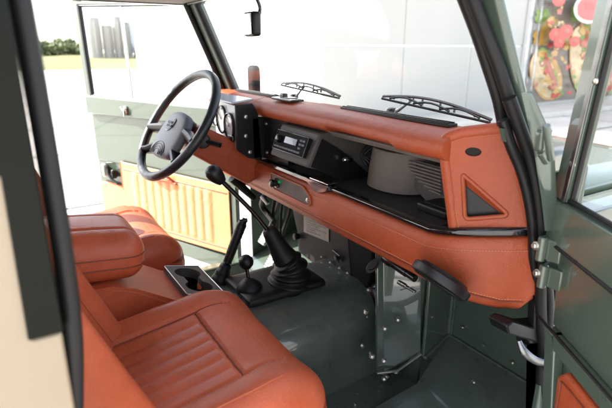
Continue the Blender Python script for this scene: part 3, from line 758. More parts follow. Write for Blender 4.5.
# ---------------------------------------------------------------- steering wheel
tau = rad(36); yawn = rad(5)
WN = Matrix.Rotation(yawn, 3, 'Z') @ V(0, -math.cos(tau), math.sin(tau))
WX = Matrix.Rotation(yawn, 3, 'Z') @ V(1, 0, 0); WY = WN.cross(WX)
WC = V(-.40, -.358, 1.313)
def wp(u, v, d=0): return WC+WX*u+WY*v+WN*d
b = MB(); Rw = .212; seg = 96; vs = []
b.tube([wp(Rw*math.cos(2*math.pi*k/seg), Rw*math.sin(2*math.pi*k/seg)) for k in range(seg)], .0165, 16, closed=True)
sw_ = b.build('steering_wheel', WHEELG, car, label='black leather steering wheel')
WM = Matrix((WX, WY, WN)).transposed()
def hubf(p):
    w = 1-.34*(max(0, p.y)/.092)**2.2-.16*(max(0, -p.y)/.092)**4; return V(p.x*w, p.y*(1-.10*(p.x/.1)**2), p.z*(1-.25*(p.x/.1)**2)+.006*(1-(p.x/.1)**2))
b = MB(); b.rbox((0, 0, 0), (.205, .185, .040), .018, 18, fn=hubf, R=WM); b.v = [tuple(V(v)+wp(0, -.045, -.008)) for v in b.v]
hb_ = b.build('hub_pad', HUBG, sw_)
b = MB()
for k in range(4):
    r0 = .055-.011*k
    b.tube([wp(r0*math.cos(a), -.130+r0*.9*math.sin(a), .0180-.006*(r0*math.cos(a)/.1)**2) for a in [math.pi*j/16 for j in range(17)]], .0016, 6)
b.build('pad_groove', BLACK, hb_)
b = MB()
for sx in (-1, 1):
    b.tube([wp(sx*.08, -.02, -.020), wp(sx*.14, -.03, -.014), wp(sx*.205, -.045, 0)], [.020, .018, .014], 10, flat=1.5)
    b.tube([wp(sx*.08, -.10, -.014), wp(sx*.13, -.125, -.008), wp(sx*.155, -.135, 0)], [.017, .014, .012], 10, flat=1.5)
b.lathe([(.045, 0), (.040, -.05), (.028, -.08), (.026, -.24)], wp(0, 0, -.02), WN, 24)
b.build('spoke', BLACK, sw_)
b = MB(); b.lathe([(.030, 0), (.030, .003), (.027, .004), (.001, .004)], wp(0, -.012, .0170), WN, 32, 1, .72); em = b.build('badge', BLACKS, hb_)
b = MB(); b.lathe([(.026, .0042), (.026, .0050), (.001, .0050)], wp(0, -.012, .0170), WN, 32, 1, .72); b.build('badge_face', HUBG, em)
b = MB(); b.text('LAND', wp(-.003, -.0055, .0238), WX, WY, .0135); b.text('ROVER', wp(.002, -.0185, .0238), WX, WY, .0125); b.build('badge_lettering', BLACKS, em)

# ---------------------------------------------------------------- levers
# main gear lever: rectangular base, pleated boot, cranked shaft, round knob
b = MB(); b.rbox((-.035, -.165, .785), (.215, .30, .035), .014, 12); bs = b.build('gear_lever', RUBBER, car)
b = MB()
prof = []
o0 = V(-.0, -.125, .775); tip = V((-0.02, -0.194, 1)); ax = tip-o0
Ln = ax.length
for k in range(61):
    t = k/60; rr = .066*(1-t)**1.1+.015
    if t < .5: rr += .0055*math.cos(t*2*math.pi*9)*(1-t)
    else: rr = max(.0165, .0425-(t-.5)*.055)
    prof.append((rr, t*Ln))
vs = []; 
seg = 32
path = smooth_path([o0, o0+V(0, .004, .07), o0.lerp(tip, .55)+V(0, .012, .01), tip], 20); n = len(path)
rl = []
for i in range(n):
    t = i/(n-1)
    if t < .52: r_ = .083-.075*t+.0065*math.cos(t*2*math.pi*8.5)
    else: r_ = .044-(t-.52)*.045
    rl.append(max(.017, r_))
rl[-1] = .014; rl[-2] = .019; rl[-3] = .020
b.tube(path, rl, seg); b.build('boot', RUBBER, bs, angle=80)
kn = V((-0.05, -0.358, 1.2))
b = MB(); b.tube(smooth_path([tip-V(0, 0, .01), tip.lerp(kn, .35)+V(0, 0, .003), kn]), .0075, 12); b.build('shaft', BLACKS, bs)
d = (kn-tip).normalized()
b = MB(); b.lathe([(.004, -.036), (.014, -.034), (.020, -.022), (.0245, -.008), (.026, .004), (.0245, .016), (.018, .026), (.008, .031), (.001, .032)], kn, d, 32); b.build('knob', BLACK, bs)
# transfer lever
tb = V((-0.02, -0.269, 0.775)); tk = V((-0.035, -0.272, 0.889))
b = MB(); b.lathe([(.052, -.012), (.053, .008), (.045, .014), (.045, .026), (.038, .038), (.028, .048), (.016, .056), (.010, .060)], tb, (0, -.1, 1), 28); tl = b.build('transfer_lever', RUBBER, car)
b = MB(); b.tube([tb, tk], .006, 10); b.build('shaft', BLACKS, tl)
b = MB(); b.lathe([(.004, -.025), (.014, -.022), (.023, -.011), (.0255, 0), (.023, .011), (.014, .022), (.003, .025)], tk, (0, -.1, 1), 28); b.build('knob', BLACK, tl)
# handbrake
hx = -.17
h0, h1 = V((-0.17, -0.334, 0.734)), V((-0.17, -0.217, 0.984))
b = MB(); b.tube([h0, h0.lerp(h1, .35), h0.lerp(h1, .5)], [.011, .011, .011], 10, flat=1.4); hbk = b.build('handbrake', BLACKS, car)
b = MB(); gp = [h0.lerp(h1, t) for t in [.42+.58*k/24 for k in range(25)]]
b.tube(gp, [.016+.003*(k/24)+.0005*math.cos(k*2.1) if k < 23 else .015 for k in range(25)], 14, flat=1.3); b.build('grip', BLACK, hbk)
b = MB(); b.tube([h1, h1+(h1-h0).normalized()*.012], .006, 8); b.tube([h1+V(0, -.01, .0), h1+V(.012, .012, .006)], .008, 8); b.build('release_button', BLACKS, hbk)
b = MB(); path = smooth_path([h0+V(0, .0, -.040), h0.lerp(h1, .12), h0.lerp(h1, .40)], 24)
b.tube(path, [(.055-.038*(i/(len(path)-1)))+.0028*math.cos(i*.85)*(1-i/60) for i in range(len(path))], 24, flat=1.2); b.build('gaiter', RUBBER, hbk, angle=80)

# ---------------------------------------------------------------- centre console (cubby box)
b = MB()
sec = [(-.92, .72), (-.92, 1.00), (-.72, .992), (-.66, .968), (-.535, .890), (-.40, .858), (-.385, .83), (-.385, .72)]
b.sweep([((x, 0, 0), (0, 1, 0), (0, 0, 1)) for x in (-.118, .132)], [sec]*2)
cb = b.build('centre_console', SEATL, car)
CU = V(0, 1, -.24).normalized(); CN = V(0, .24, 1).normalized(); cc = V(.004, -.470, .8895)
def cut(o, lst):                                   # cut real openings, then drop the cutting shapes
    cs_ = []
    for mb_ in lst:
        c_ = mb_.build('c', BLACK, None); cs_.append(c_)
        q = o.modifiers.new('c', 'BOOLEAN'); q.operation = 'DIFFERENCE'; q.solver = 'EXACT'; q.object = c_
    dg = bpy.context.evaluated_depsgraph_get(); dg.update(); me = bpy.data.meshes.new_from_object(o.evaluated_get(dg))
    o.modifiers.clear(); o.data = me
    for c_ in cs_: bpy.data.objects.remove(c_)
cl = []
for sx in (-.053, .053):
    m_ = MB(); m_.lathe([(.0425, -.075), (.0425, .05)], cc+V(sx, 0, 0), CN, 32); cl.append(m_)
m_ = MB(); m_.box(cc+CN*(-.01), (.06, .046, .11), Matrix((V(1, 0, 0), CU, CN)).transposed()); cl.append(m_)
cut(cb, cl)
q_ = cb.modifiers.new('b', 'BEVEL'); q_.width = .007; q_.segments = 3; q_.limit_method = 'ANGLE'; q_.angle_limit = rad(35)
b = MB()
for x in (.1325, .120):
    pts = smooth_path([(x, y, z+(-.012 if x > .13 else .001)) for y, z in sec[2:6]], 6)
    if x > .13: stitches(b, pts, .0009)
b.build('stitching', THREAD, cb)
def lidf(p):
    q = V(p); q.z += .014*(1-(p.x/.13)**2)*(1-(p.y/.2)**2)*(p.z > 0)
    for xs in (-.062, .062):
        if p.z > 0: q.z -= .006*math.exp(-((p.x-xs)/.004)**2)
    return q
R = Matrix.Rotation(rad(-6), 3, 'X')
b = MB(); b.rbox((0, 0, 0), (.265, .34, .125), .052, 56, fn=lidf, R=R); b.v = [tuple(V(v)+V(.005, -.795, 1.066)) for v in b.v]
lid = b.build('armrest_lid', SEATL, cb)
b = MB()
for z in (.018, -.028):
    b = MB()
    loop = [(.1328, y/100) for y in range(-12, 12)]+[(.0805+.0523*math.cos(rad(a)), .118+.0523*math.sin(rad(a))) for a in range(0, 91, 9)]+[(x/100, .1703) for x in range(7, -9, -1)]
    pts = [V(.005, -.795, 1.066)+R@V(x, y, z*.6) for x, y in loop]
    e = [V(.005, -.795, 1.066)+R@V(.1325-.042*(1-math.cos(a)), .170-.042*(1-math.sin(a)) if a > 0 else .128, z) for a in ()]
    b.tube(pts, .0016, 6); b.build('seam', SEAM, lid)
for xs in (-.062, .062):
    b = MB(); b.tube([V(.005, -.795, 1.066)+R@V(xs, y/100, .0625+.014*(1-(xs/.13)**2)*(1-(y/20)**2)-.0045) for y in range(-12, 12)], .0016, 6); b.build('seam', SEAM, lid)
# cup holder
CU = V(0, 1, -.24).normalized(); CN = V(0, .24, 1).normalized(); cc = V(.004, -.470, .8895)
def cp(x, y, d=0): return cc+V(x, 0, 0)+CU*y+CN*d
def circ(cx, cy, r, k=28): return [cp(cx+r*math.cos(2*math.pi*i/k), cy+r*math.sin(2*math.pi*i/k), .004) for i in range(k)]
outer = round_poly([cp(-.112, -.058, .004), cp(.112, -.058, .004), cp(.112, .058, .004), cp(-.112, .058, .004)], .006)
pts = []
for k in range(-10, 11): a = math.pi/2+rad(k*15.2); pts.append((-.052+.040*math.cos(a+0), .040*math.sin(a)))
# dumb-bell shaped opening: two wells joined by a slot
def bell():
    out = []
    for k in range(25):
        a = rad(35+k*(290/24)); out.append(cp(-.053+.041*math.cos(a), .041*math.sin(a), .004))
    for k in range(25):
        a = rad(-145+k*(290/24)); out.append(cp(.053+.041*math.cos(a), .041*math.sin(a), .004))
    return out
ch = holed(outer, bell(), CN, .030, 'cup_holder', RADT, cb, .0012)
b = MB(); b.tube([p+CN*.0005 for p in outer], .0016, 6, closed=True); b.build('bright_rim', ALU, ch)
b = MB()
def openpipe(mb, c, n, r, z0, z1, seg=32):
    u = V(1, 0, 0); w = n.cross(u); vs = []; fs = []
    for h in (z0, z1):
        for k in range(seg):
            a = 2*math.pi*k/seg; vs.append(c+n*h+u*math.cos(a)*r+w*math.sin(a)*r)
    for k in range(seg): fs.append((k, (k+1) % seg, seg+(k+1) % seg, seg+k))
    fs.append(tuple(range(seg))); mb.add(vs, fs)
for sx in (-.053, .053): openpipe(b, cc+V(sx, 0, 0), CN, .0415, -.070, -.024)
b.build('cup_well', BLACKM, ch)

# ---------------------------------------------------------------- seats
def seat(cx, dz, label):
    # cushion
    W, Lc, H = .50, .50, .17
    def f(p):
        q = V(p); u = p.x; v = p.y           # v>0 = front
        if p.z > 0:
            top = 1 if p.z > H/2-.051 else 0
            q.z += .024*math.exp(-((abs(u)-.198)/.055)**2)*(1-max(0, (v-.02)/.25)*.5)          # side bolsters
            q.z -= .040*max(0, (v-.12)/.13)**2                       # rounded front
            # outline: seam lines
            fr = .100
            if v < fr:
                if abs(u) < .138:
                    w_ = (u+.138)/.0394; q.z += .0042*abs(math.sin(math.pi*w_))**.45-.0035
            q.z -= .006*math.exp(-((v-fr)/.004)**2)*(abs(u) < .143)
            for s_ in (-1, 1): q.z -= .007*math.exp(-((u-s_*.143)/.004)**2)*(v < .19)
            q.z += .010*math.exp(-((v-.15)/.06)**2)*(1-(u/.25)**2)
        # plan: front corners pulled in
        k = max(0, (v-.10)/.15); q.x *= 1-.10*k*k
        return q
    b = MB(); b.rbox((0, 0, 0), (W, Lc, H), .055, 124, fn=f, R=Matrix.Rotation(rad(8), 3, 'X'))
    b.v = [tuple(V(v)+V(cx, -.655, .853+dz)) for v in b.v]
    c = b.build('front_seat', SEATL, car, label=label, angle=80)
    T = Matrix.Rotation(rad(8), 3, 'X')
    def onc(u, v, lift=0.0):
        return V(cx, -.655, .853+dz)+T@f(V(u, v, H/2))+V(0, 0, lift)
    b = MB(); b.tube([onc(u/100, .100, .002) for u in range(-14, 15)], .0018, 6); b.build('cross_seam', SEAM, c)
    for s_ in (-1, 1):
        b = MB(); b.tube([onc(s_*.143, k/100, .0015) for k in range(-20, 19)], .0016, 6); b.build('side_seam', SEAM, c)
        b = MB(); b.tube([onc(s_*.205, k/100, -.002) for k in range(-18, 17)], .0026, 8); b.build('piping', SEATL, c)
    b = MB(); b.tube([onc(u/100, .178-.012*(u/18)**4, -.0022) for u in range(-20, 21)], .0026, 8); b.build('piping', SEATL, c)
    b = MB()
    stitches(b, [onc(u/100, .108, .001) for u in range(-13, 14)], .0008); b.build('stitching', THREAD, c)
    for s_ in (-1, 1):
        b = MB(); stitches(b, [onc(s_*.151, v/100, .0008) for v in range(-20, 17)], .0008); b.build('stitching', THREAD, c)
    # seat base shell
    b = MB(); b.rbox((cx, -.66, .815), (.46, .44, .03), .012, 8); b.build('seat_base', BLACK, c)
    # backrest: leaning, bolsters forward
    bw, bh, bt = .455, .62, .13
    def g(p):
        q = V(p)
        if p.y > 0:
            q.y += .050*math.exp(-((abs(p.x)-.190)/.040)**2)*(1-max(0, (p.z-.05)/.3)**2*.6)
            if abs(p.x) < .145 and p.z < .22: q.y += .004*abs(math.sin(math.pi*(p.x+.145)/.0483))**.45-.003
            for s_ in (-1, 1): q.y -= .007*math.exp(-((p.x-s_*.150)/.004)**2)
        k = max(0, (p.z+.08)/.39); q.x *= 1-.24*k*k; q.z -= .05*(abs(p.x)/.22)**3*max(0, p.z/.31)
        return q
    Rb = Matrix.Rotation(rad(23), 3, 'X')
    b = MB(); b.rbox((0, 0, 0), (bw, bt, bh), .062, 72, fn=g, R=Rb); b.v = [tuple(V(v)+V(cx, -.922, 1.112)) for v in b.v]
    br = b.build('backrest', SEATL, c, angle=80)
    b = MB()
    for s_ in (-1, 1):
        b = MB(); b.tube([V(cx, -.922, 1.112)+Rb@(g(V(s_*.150, bt/2, z/100))+V(0, .0015, 0)) for z in range(-24, 22)], .0016, 6); b.build('side_seam', SEAM, br)
    b = MB(); b.rbox((cx, -1.08, 1.50), (.26, .08, .15), .035, 20, R=Rb); b.build('head_restraint', SEATL, br)
    return c
seat(.450, 0, 'front seat in tan leather nearest the open passenger door')
seat(-.47, -.02, 'driver seat in tan leather beyond the centre console')

# ---------------------------------------------------------------- passenger door (open, hinged at the front)
ph = rad(58); H0 = V(.84, .03, 0); DU = V(math.sin(ph), -math.cos(ph), 0); DN = V(-math.cos(ph), -math.sin(ph), 0)  # DN: inner face, towards the cabin
def dp(u, z, d=0): return H0+DU*u+DN*d+V(0, 0, z)
b = MB()
b.slab([dp(.10, .50, -.02), dp(.90, .50, -.02), dp(.90, 1.285, -.02), dp(-.035, 1.285, -.02), dp(-.01, 1.15, -.02), dp(.02, 1.0, -.02), dp(.06, .84, -.02)], DN, .012)       # outer skin
b.slab([dp(-.035, 1.200, -.008), dp(.90, 1.200, -.008), dp(.90, 1.286, -.008), dp(-.035, 1.286, -.008)], DN, .030)     # waist rail
b.slab([dp(.02, 1.02, -.008), dp(.90, 1.02, -.008), dp(.90, 1.197, -.008), dp(-.01, 1.197, -.008)], DN, .006)          # recessed panel
b.slab([dp(.10, .50, -.008), dp(.145, .50, -.008), dp(.10, .84, -.008), dp(.06, 1.018, -.008), dp(.02, 1.018, -.008), dp(.06, .84, -.008)], DN, .022)        # front stile
b.slab([dp(.065, .985, -.008), dp(.90, .985, -.008), dp(.90, 1.018, -.008), dp(.045, 1.018, -.008)], DN, .022)        # mid rail
pd = b.build('passenger_door', SAGE, car, bevel=.004, label='open near door with green frame and orange trim')
b = MB()
b.slab([dp(.155, .52, -.006), dp(.88, .52, -.006), dp(.88, .975, -.006), dp(.12, .975, -.006), dp(.095, .95, -.006), dp(.105, .84, -.006)], DN, .022)
b.build('trim_panel', LEATHER, pd, bevel=.008)
b = MB(); b.tube(smooth_path([dp(.30, .955, .018), dp(.135, .955, .018), dp(.118, .93, .018), dp(.128, .80, .018), dp(.165, .56, .018)]), .0015, 6); b.build('seam', SEAM, pd)
b = MB(); b.tube([dp(-.034, 1.198, .020), dp(.90, 1.198, .020)], .0045, 8); b.tube([dp(-.02, 1.020, .012), dp(.90, 1.020, .012)], .0035, 8)
b.build('door_seal', RUBBER, pd)
# raked window frame
k_ = .115
def fr(u, z, d=0): return dp(u+(z-1.29)*k_, z, d)
b = MB()
b.slab([fr(-.032, 1.287, -.012), fr(.020, 1.287, -.012), fr(.020, 1.80, -.012), fr(-.032, 1.80, -.012)], DN, .026)
b.slab([fr(-.03, 1.80, -.012), dp(.90, 1.80, -.012), dp(.90, 1.83, -.012), fr(-.03, 1.83, -.012)], DN, .024)
b.slab([dp(.87, 1.287, -.012), dp(.90, 1.287, -.012), dp(.90, 1.80, -.012), dp(.87, 1.80, -.012)], DN, .024)
wf = b.build('window_frame', GREEN, pd, bevel=.003)
b = MB(); b.slab([fr(.006, 1.287, .014), fr(.019, 1.287, .014), fr(.019, 1.80, .014), fr(.006, 1.80, .014)], DN, .003); b.build('bright_strip', STEEL, wf, bevel=.001)
b = MB(); b.tube([fr(.024, 1.29, .004), fr(.024, 1.80, .004)], .005, 8); b.tube([dp(.02, 1.292, .006), dp(.87, 1.292, .006)], .0055, 8); b.build('glass_channel', RUBBER, wf)
b = MB(); b.bolt((0.869, -0.002, 1.519), DN, .006, .005); b.build('screw', BOLT, wf); b = MB(); b.bolt((0.85, 0.009, 1.365), DN, .006, .005); b.build('screw', BOLT, wf)
b = MB(); b.slab([fr(.020, 1.287, -.003), dp(.87, 1.287, -.003), dp(.87, 1.80, -.003), fr(.020, 1.80, -.003)], DN, .004); b.build('window_glass', GLASSD, wf)

# ---------------------------------------------------------------- driver's door (open too)
H1 = V(-.82, .03, 0); EU = V(-math.sin(ph), -math.cos(ph), 0); EN = V(math.cos(ph), -math.sin(ph), 0); tl_ = .075
EZ = (V(0, 0, 1)-EU*0).normalized()
def ep(u, z, d=0): return H1+EU*u+EN*d+V(0, 0, z+u*tl_-.02)
b = MB()
b.slab([ep(-.02, .47, -.02), ep(.935, .50, -.02), ep(.935, 1.28, -.02), ep(-.02, 1.30, -.02)], EN, .012)
b.slab([ep(-.02, 1.235, -.008), ep(.935, 1.185, -.008), ep(.935, 1.280, -.008), ep(-.02, 1.318, -.008)], EN, .034)
b.slab([ep(.0, .940, -.008), ep(.93, .92, -.008), ep(.93, 1.183, -.008), ep(.0, 1.232, -.008)], EN, .008)
b.slab([ep(-.02, .50, -.008), ep(.012, .50, -.008), ep(.012, 1.2, -.008), ep(-.02, 1.2, -.008)], EN, .02)
b.slab([ep(.0, .47, -.008), ep(.93, .50, -.008), ep(.93, .575, -.008), ep(.0, .555, -.008)], EN, .02)
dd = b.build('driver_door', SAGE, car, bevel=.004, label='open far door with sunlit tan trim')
# quilted trim with vertical flutes and notch for the latch
def trimf(u, z): 
    d = .016
    if .12 < u < .66 and .62 < z < .90: d += .006*abs(math.sin(math.pi*(u-.12)/.054))
    return d
b = MB(); nu, nz = 150, 44; vs = []; fs = []
for i in range(nu+1):
    for j in range(nz+1):
        u = .015+i/nu*(.905-.015); z = .575+j/nz*(.945-.575)
        vs.append(ep(u, z, trimf(u, z)))
for i in range(nu):
    for j in range(nz):
        u = .015+(i+.5)/nu*.89; z = .575+(j+.5)/nz*.37
        if u > .735 and z > .800: continue
        a = i*(nz+1)+j; fs.append((a, a+1, a+nz+2, a+nz+1))
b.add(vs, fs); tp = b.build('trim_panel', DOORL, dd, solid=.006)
b = MB()
for z in (.605, .905): b.tube([ep(.03, z, .0195), ep(.72 if z > .8 else .89, z, .0195)], .003, 6)
b.build('seam', SEAM, tp)
b = MB(); b.tube([ep(.905, .575, .012), ep(.905, .80, .012), ep(.735, .80, .014), ep(.735, .945, .014)], .007, 8); b.build('trim_edge', SEATL, tp)
b = MB(); b.rbox(ep(.80, .862, .014), (.04, .03, .05), .008, 6); b.tube([ep(.835, .90, .018), ep(.825, .86, .03), ep(.80, .835, .034), ep(.76, .815, .03)], .008, 8); b.build('door_latch', BLACKS, dd)
b = MB(); b.rbox(ep(.865, .872, .014), (.055, .03, .075), .012, 8); b.build('latch_plate', ALU, dd)
b = MB(); b.rbox(ep(.64, 1.235, .030), (.028, .018, .05), .007, 6); b.tube([ep(.655, 1.255, .045), ep(.63, 1.235, .05), ep(.635, 1.21, .045)], .005, 8); b.build('lock_button', CHROME, dd)
b = MB(); b.tube(smooth_path([ep(.50, .90, .02), ep(.47, .90, .045), ep(.40, .935, .05), ep(.36, .90, .02)]), .007, 8); b.tube([ep(.52, .896, .03), ep(.34, .896, .03)], .006, 8); b.build('pull_handle', SEATL, dd)
def fe(u, z, d=0): return ep(u, z, d)
b = MB()
k2 = -.02
b.slab([ep(.90, 1.283, -.010), ep(.932, 1.283, -.010), ep(.945, 1.745, -.010), ep(.915, 1.745, -.010)], EN, .026)
b.slab([ep(.17, 1.775, -.010), ep(.945, 1.742, -.010), ep(.945, 1.765, -.010), ep(.17, 1.80, -.010)], EN, .024)
b.slab([ep(.00, 1.33, -.010), ep(.025, 1.33, -.010), ep(.19, 1.78, -.010), ep(.165, 1.78, -.010)], EN, .024)
wf2 = b.build('window_frame', GREEN, dd, bevel=.003)
b = MB(); b.tube([ep(.895, 1.29, .006), ep(.908, 1.74, .006)], .012, 8); b.tube([ep(.19, 1.772, .006), ep(.91, 1.738, .006)], .007, 8); b.build('glass_channel', BLACK, wf2)
b = MB(); b.slab([ep(.60, 1.30, .0), ep(.618, 1.30, .0), ep(.628, 1.75, .0), ep(.61, 1.75, .0)], EN, .010); b.build('glass_divider', ALU, wf2, bevel=.002)
b = MB(); b.slab([ep(.02, 1.30, -.002), ep(.90, 1.283, -.002), ep(.915, 1.745, -.002), ep(.18, 1.775, -.002)], EN, .004); b.build('window_glass', GLASS, wf2)

# =================================================================== SURROUNDINGS
GROUND = mat('pale_concrete', (.52, .49, .45), .8, var=.14, vscale=.8, bump=('n', 12, .3, .01))
PAVE = mat('pale_paving', (.52, .50, .45), .8, var=.08, vscale=2)
GRASS = mat('dry_grass', (.115, .115, .035), .9, var=.4, vscale=.15)
b = MB(); b.add([(-900, -900, 0), (900, -900, 0), (900, 900, 0), (-900, 900, 0)], [(0, 1, 2, 3)]); structure(b.build('ground', GROUND, smooth=False))
WXx = -6.8
b = MB()
for k in range(-6, 12): b.box((-14, k*3.0-1.2, .004), (40, .03, .004))
for k in range(-10, 2): b.box((k*3.0-1.0, 10, .0095), (.03, 56, .004))
structure(b.build('ground_joint', mat('joint_sealant', (.16, .15, .14), .9, var=.2), smooth=False))
b = MB(); b.box((WXx+.62, 14.2, .06), (1.24, 19.6, .12)); structure(b.build('pavement', PAVE, bevel=.02, smooth=False))
# white shop building
bld = tag(empty('white_building', (WXx, 4.46, 0)), 'large white clad shop building standing across the yard', 'building')
def W(x, y, z): return (x-WXx, y-4.46, z)
b = MB(); b.box(W(-14, 14.3, 2.6), (14.4-.0, 19.6, 5.2)); b.build('wall', WHITEW, bld, smooth=False)
b = MB()
k = 0
for yy in (4.52, 6.6, 8.7):
    for z0, z1 in ((.14, 1.62), (1.66, 3.2), (3.24, 5.1)):
        b.box(W(WXx+.012, yy+1.03, (z0+z1)/2), (.024, 2.05, z1-z0-.006))
b.box(W(WXx+.012, 16, 4.4), (.024, 10, 1.5)); b.box(W(WXx+.012, 20, 2.0), (.024, 6, 3.0))
b.build('cladding', SHEET, bld, bevel=.006)
b = MB(); b.tube([W(WXx+.05, 10.62, .15), W(WXx+.05, 10.62, 5.1)], .035, 8); b.build('downpipe', SHEET, bld)
b = MB(); b.box(W(-14, 14.3, 5.26), (14.9, 20.1, .12)); b.build('roof', WHITEW, bld)
b = MB(); b.box(W(WXx+.03, 10.98, 1.9), (.06, .14, 3.5)); b.build('window_post', ALU, bld)

# food poster
pm = {}
for nme, c, rg in (('bun', (.62, .36, .12), .5), ('bun_light', (.74, .58, .33), .5), ('sausage', (.50, .12, .07), .4), ('lettuce', (.22, .36, .06), .5), ('tomato', (.60, .05, .03), .4),
                   ('sauce', (.55, .06, .05), .3), ('bowl', (.72, .70, .66), .3), ('backing', (.17, .14, .11), .6), ('dip', (.66, .62, .50), .4), ('pepper', (.55, .33, .05), .4)):
    c = tuple(v*.72 for v in c) if nme != 'backing' else c
    pm[nme] = mat('print_'+nme, c, rg, var=.18, vscale=7, coat=.3)
names = list(pm)
pos = tag(empty('food_poster', (WXx+.03, 11.1, .12)), 'large framed food poster of filled rolls and tomatoes on white wall', 'poster')
def Pp(y, z, d=0): return V(.035+d, y-11.1, z-.12)
b = MB(); b.box(Pp(13.7, 2.0), (.05, 5.3, 3.7)); pb = b.build('poster_board', pm['backing'], pos)
b = MB(); 
for (y0, y1, z0, z1) in ((11.02, 11.10, .12, 3.9), (16.35, 16.43, .12, 3.9), (11.02, 16.43, .10, .20), (11.02, 16.43, 3.86, 3.94)): b.box(Pp((y0+y1)/2, (z0+z1)/2, .02), (.07, y1-y0, z1-z0))
b.build('poster_frame', ALU, pos, bevel=.008)
b = MB(); lay = [0]
def blob(mname, y, z, ry, rz, a=0, n=26, wob=.0):
    lay[0] += 1; d = .027+.0012*lay[0]; b.cur = names.index(mname)
    pts = []
    for k in range(n):
        t = 2*math.pi*k/n; w = 1+wob*math.sin(5*t+lay[0])+wob*.6*math.sin(9*t+2*lay[0])
        yy = ry*math.cos(t)*w; zz = rz*math.sin(t)*w
        pts.append(Pp(y+yy*math.cos(a)-zz*math.sin(a), z+yy*math.sin(a)+zz*math.cos(a), d))
    b.slab(pts, (-1, 0, 0), .001)
def pu(m_, u, v, ru, rv, a=0, wob=0):           # printed shapes, laid out on the poster's own grid
    lay[0] += 1; d = .027+.0012*lay[0]; b.cur = names.index(m_); pts = []
    for k in range(28):
        t = 2*math.pi*k/28; w = 1+wob*math.sin(5*t+lay[0])+wob*.6*math.sin(9*t+2*lay[0])
        x, y = ru*math.cos(t)*w, rv*math.sin(t)*w
        uu = u+x*math.cos(a)-y*math.sin(a); vv = v+x*math.sin(a)+y*math.cos(a)
        pts.append(Pp(11.0+uu*.0445+uu*uu*.00011, 1.55-vv*.0264, d))
    b.slab(pts, (-1, 0, 0), .001)
def roll(u, v, L_, w_, a):
    w_ *= 1.25; pu('bun', u, v, w_, L_, a, .015); pu('bun_light', u-w_*.15, v-.5, w_*.75, L_*.92, a)
    dx, dy = math.sin(a), -math.cos(a)
    for k in range(8):
        t = (k-3.5)/4*L_; pu('lettuce', u+w_*.30*math.cos(a)+dx*t, v+w_*.3*math.sin(a)+dy*t, w_*.42, L_*.13, a+k, .14)
    for k in range(6):
        t = (k-2.5)/3*L_; pu(('tomato', 'sausage', 'pepper')[k % 3], u+w_*.18*math.cos(a)+dx*t, v+w_*.15*math.sin(a)+dy*t, w_*.34, L_*.12, a+k*.7, .08)
    pu('sausage', u+w_*.35*math.cos(a), v+w_*.35*math.sin(a), w_*.16, L_*.85, a)
for u, v, r in ((6, -12, 9), (4, -30, 8), (12, -22, 8), (38, -35, 10), (48, -25, 9), (60, -40, 12), (30, -8, 7), (70, -20, 12)): pu(('lettuce', 'pepper')[u % 3 == 0], u, v, r, r*.9, u, .12)
roll(14, 25, 27, 11, -.42); roll(46, 12, 38, 10, -.22); roll(64, 10, 38, 11, -.15); roll(86, 10, 36, 12, -.2); roll(110, 8, 34, 12, -.1)
rp = random.Random(11)
for k in range(150):
    u, v = rp.uniform(2, 110), rp.uniform(-46, 46)
    pu(rp.choice(('lettuce', 'pepper', 'tomato', 'bun_light', 'sausage', 'bun')), u, v, rp.uniform(.8, 3.2), rp.uniform(.8, 3.0), rp.uniform(0, 3), .18)
for u, v, r in ((8, -14, 6), (17, -17, 6.5), (12, -7, 5), (6, -45, 6), (26, -8, 5), (58, -15, 7), (66, -24, 6), (52, -46, 6), (90, -30, 8), (76, -38, 6)):
    pu('tomato', u, v, r, r, 0, .02); pu('sausage', u+1, v-1, r*.45, r*.35, .4)
pu('bowl', 35, -39, 15, 14); pu('dip', 35, -39, 13, 12); pu('sauce', 35, -39, 12, 11, 0, .02); pu('tomato', 33, -41, 5, 4, .5, .1)
b.build('printed_picture', [pm[k] for k in names], pos, smooth=False)

# far yard: bank of grass, hedge, storage tanks, parked trailer
b = MB(); vs = []; fs = []
for i in range(41):
    y = -60+i*4.5
    for j in range(6):
        vs.append((-42-j*9, y, .02+.9*math.sin(j/5*math.pi/2)*(.8+.3*math.sin(i*.9)+.1*math.sin(i*2.3))))
for i in range(40):
    for j in range(5): a = i*6+j; fs.append((a, a+6, a+7, a+1))
b.add(vs, fs); g = b.build('grass_bank', GRASS); g['kind'] = 'structure'
TANK = mat('pale_tank_steel', (.30, .285, .27), .5, .2, var=.1, vscale=1); DARKB = mat('trailer_blue_grey', (.10, .13, .18), .5, var=.1)
tank_spots = [(-62, 9.7, .8, 4.1, 'pale steel storage tank, leftmost of the row'), (-62, 11.2, .6, 3.3, 'shorter steel storage tank, second from left in the row'),
              (-62, 12.35, .5, 4.3, 'pale steel storage tank in the middle of the row'), (-62, 13.4, .5, 3.7, 'pale steel storage tank, rightmost of the row beside the trailer')]
for x, y, r, h, lab in tank_spots:
    t = tag(empty('storage_tank', (x, y, .9)), lab, 'tank', 'storage tanks in the far yard')
    b = MB(); b.lathe([(r, -.6), (r, h*.30), (r*1.03, h*.30), (r*1.03, h*.33), (r, h*.33), (r, h*.64), (r*1.03, h*.64), (r*1.03, h*.67), (r, h*.67), (r, h*.96), (r*.9, h), (.05, h)], (0, 0, 0), (0, 0, 1), 24); b.build('tank_shell', TANK, t)
    for sx in (-1, 1):
        for sy in (-1, 1): b = MB(); b.tube([(sx*r*.6, sy*r*.6, -1.2), (sx*r*.6, sy*r*.6, .55)], .09, 6); b.build('tank_leg', DARKB, t)
    b = MB(); b.tube([(r+.06, 0, .2), (r+.06, 0, h*.9)], .06, 6); b.build('pipe', ALU, t)
tr = tag(empty('parked_trailer', (-58, 14.1, 0)), 'tall blue grey trailer parked beside the storage tanks', 'trailer')
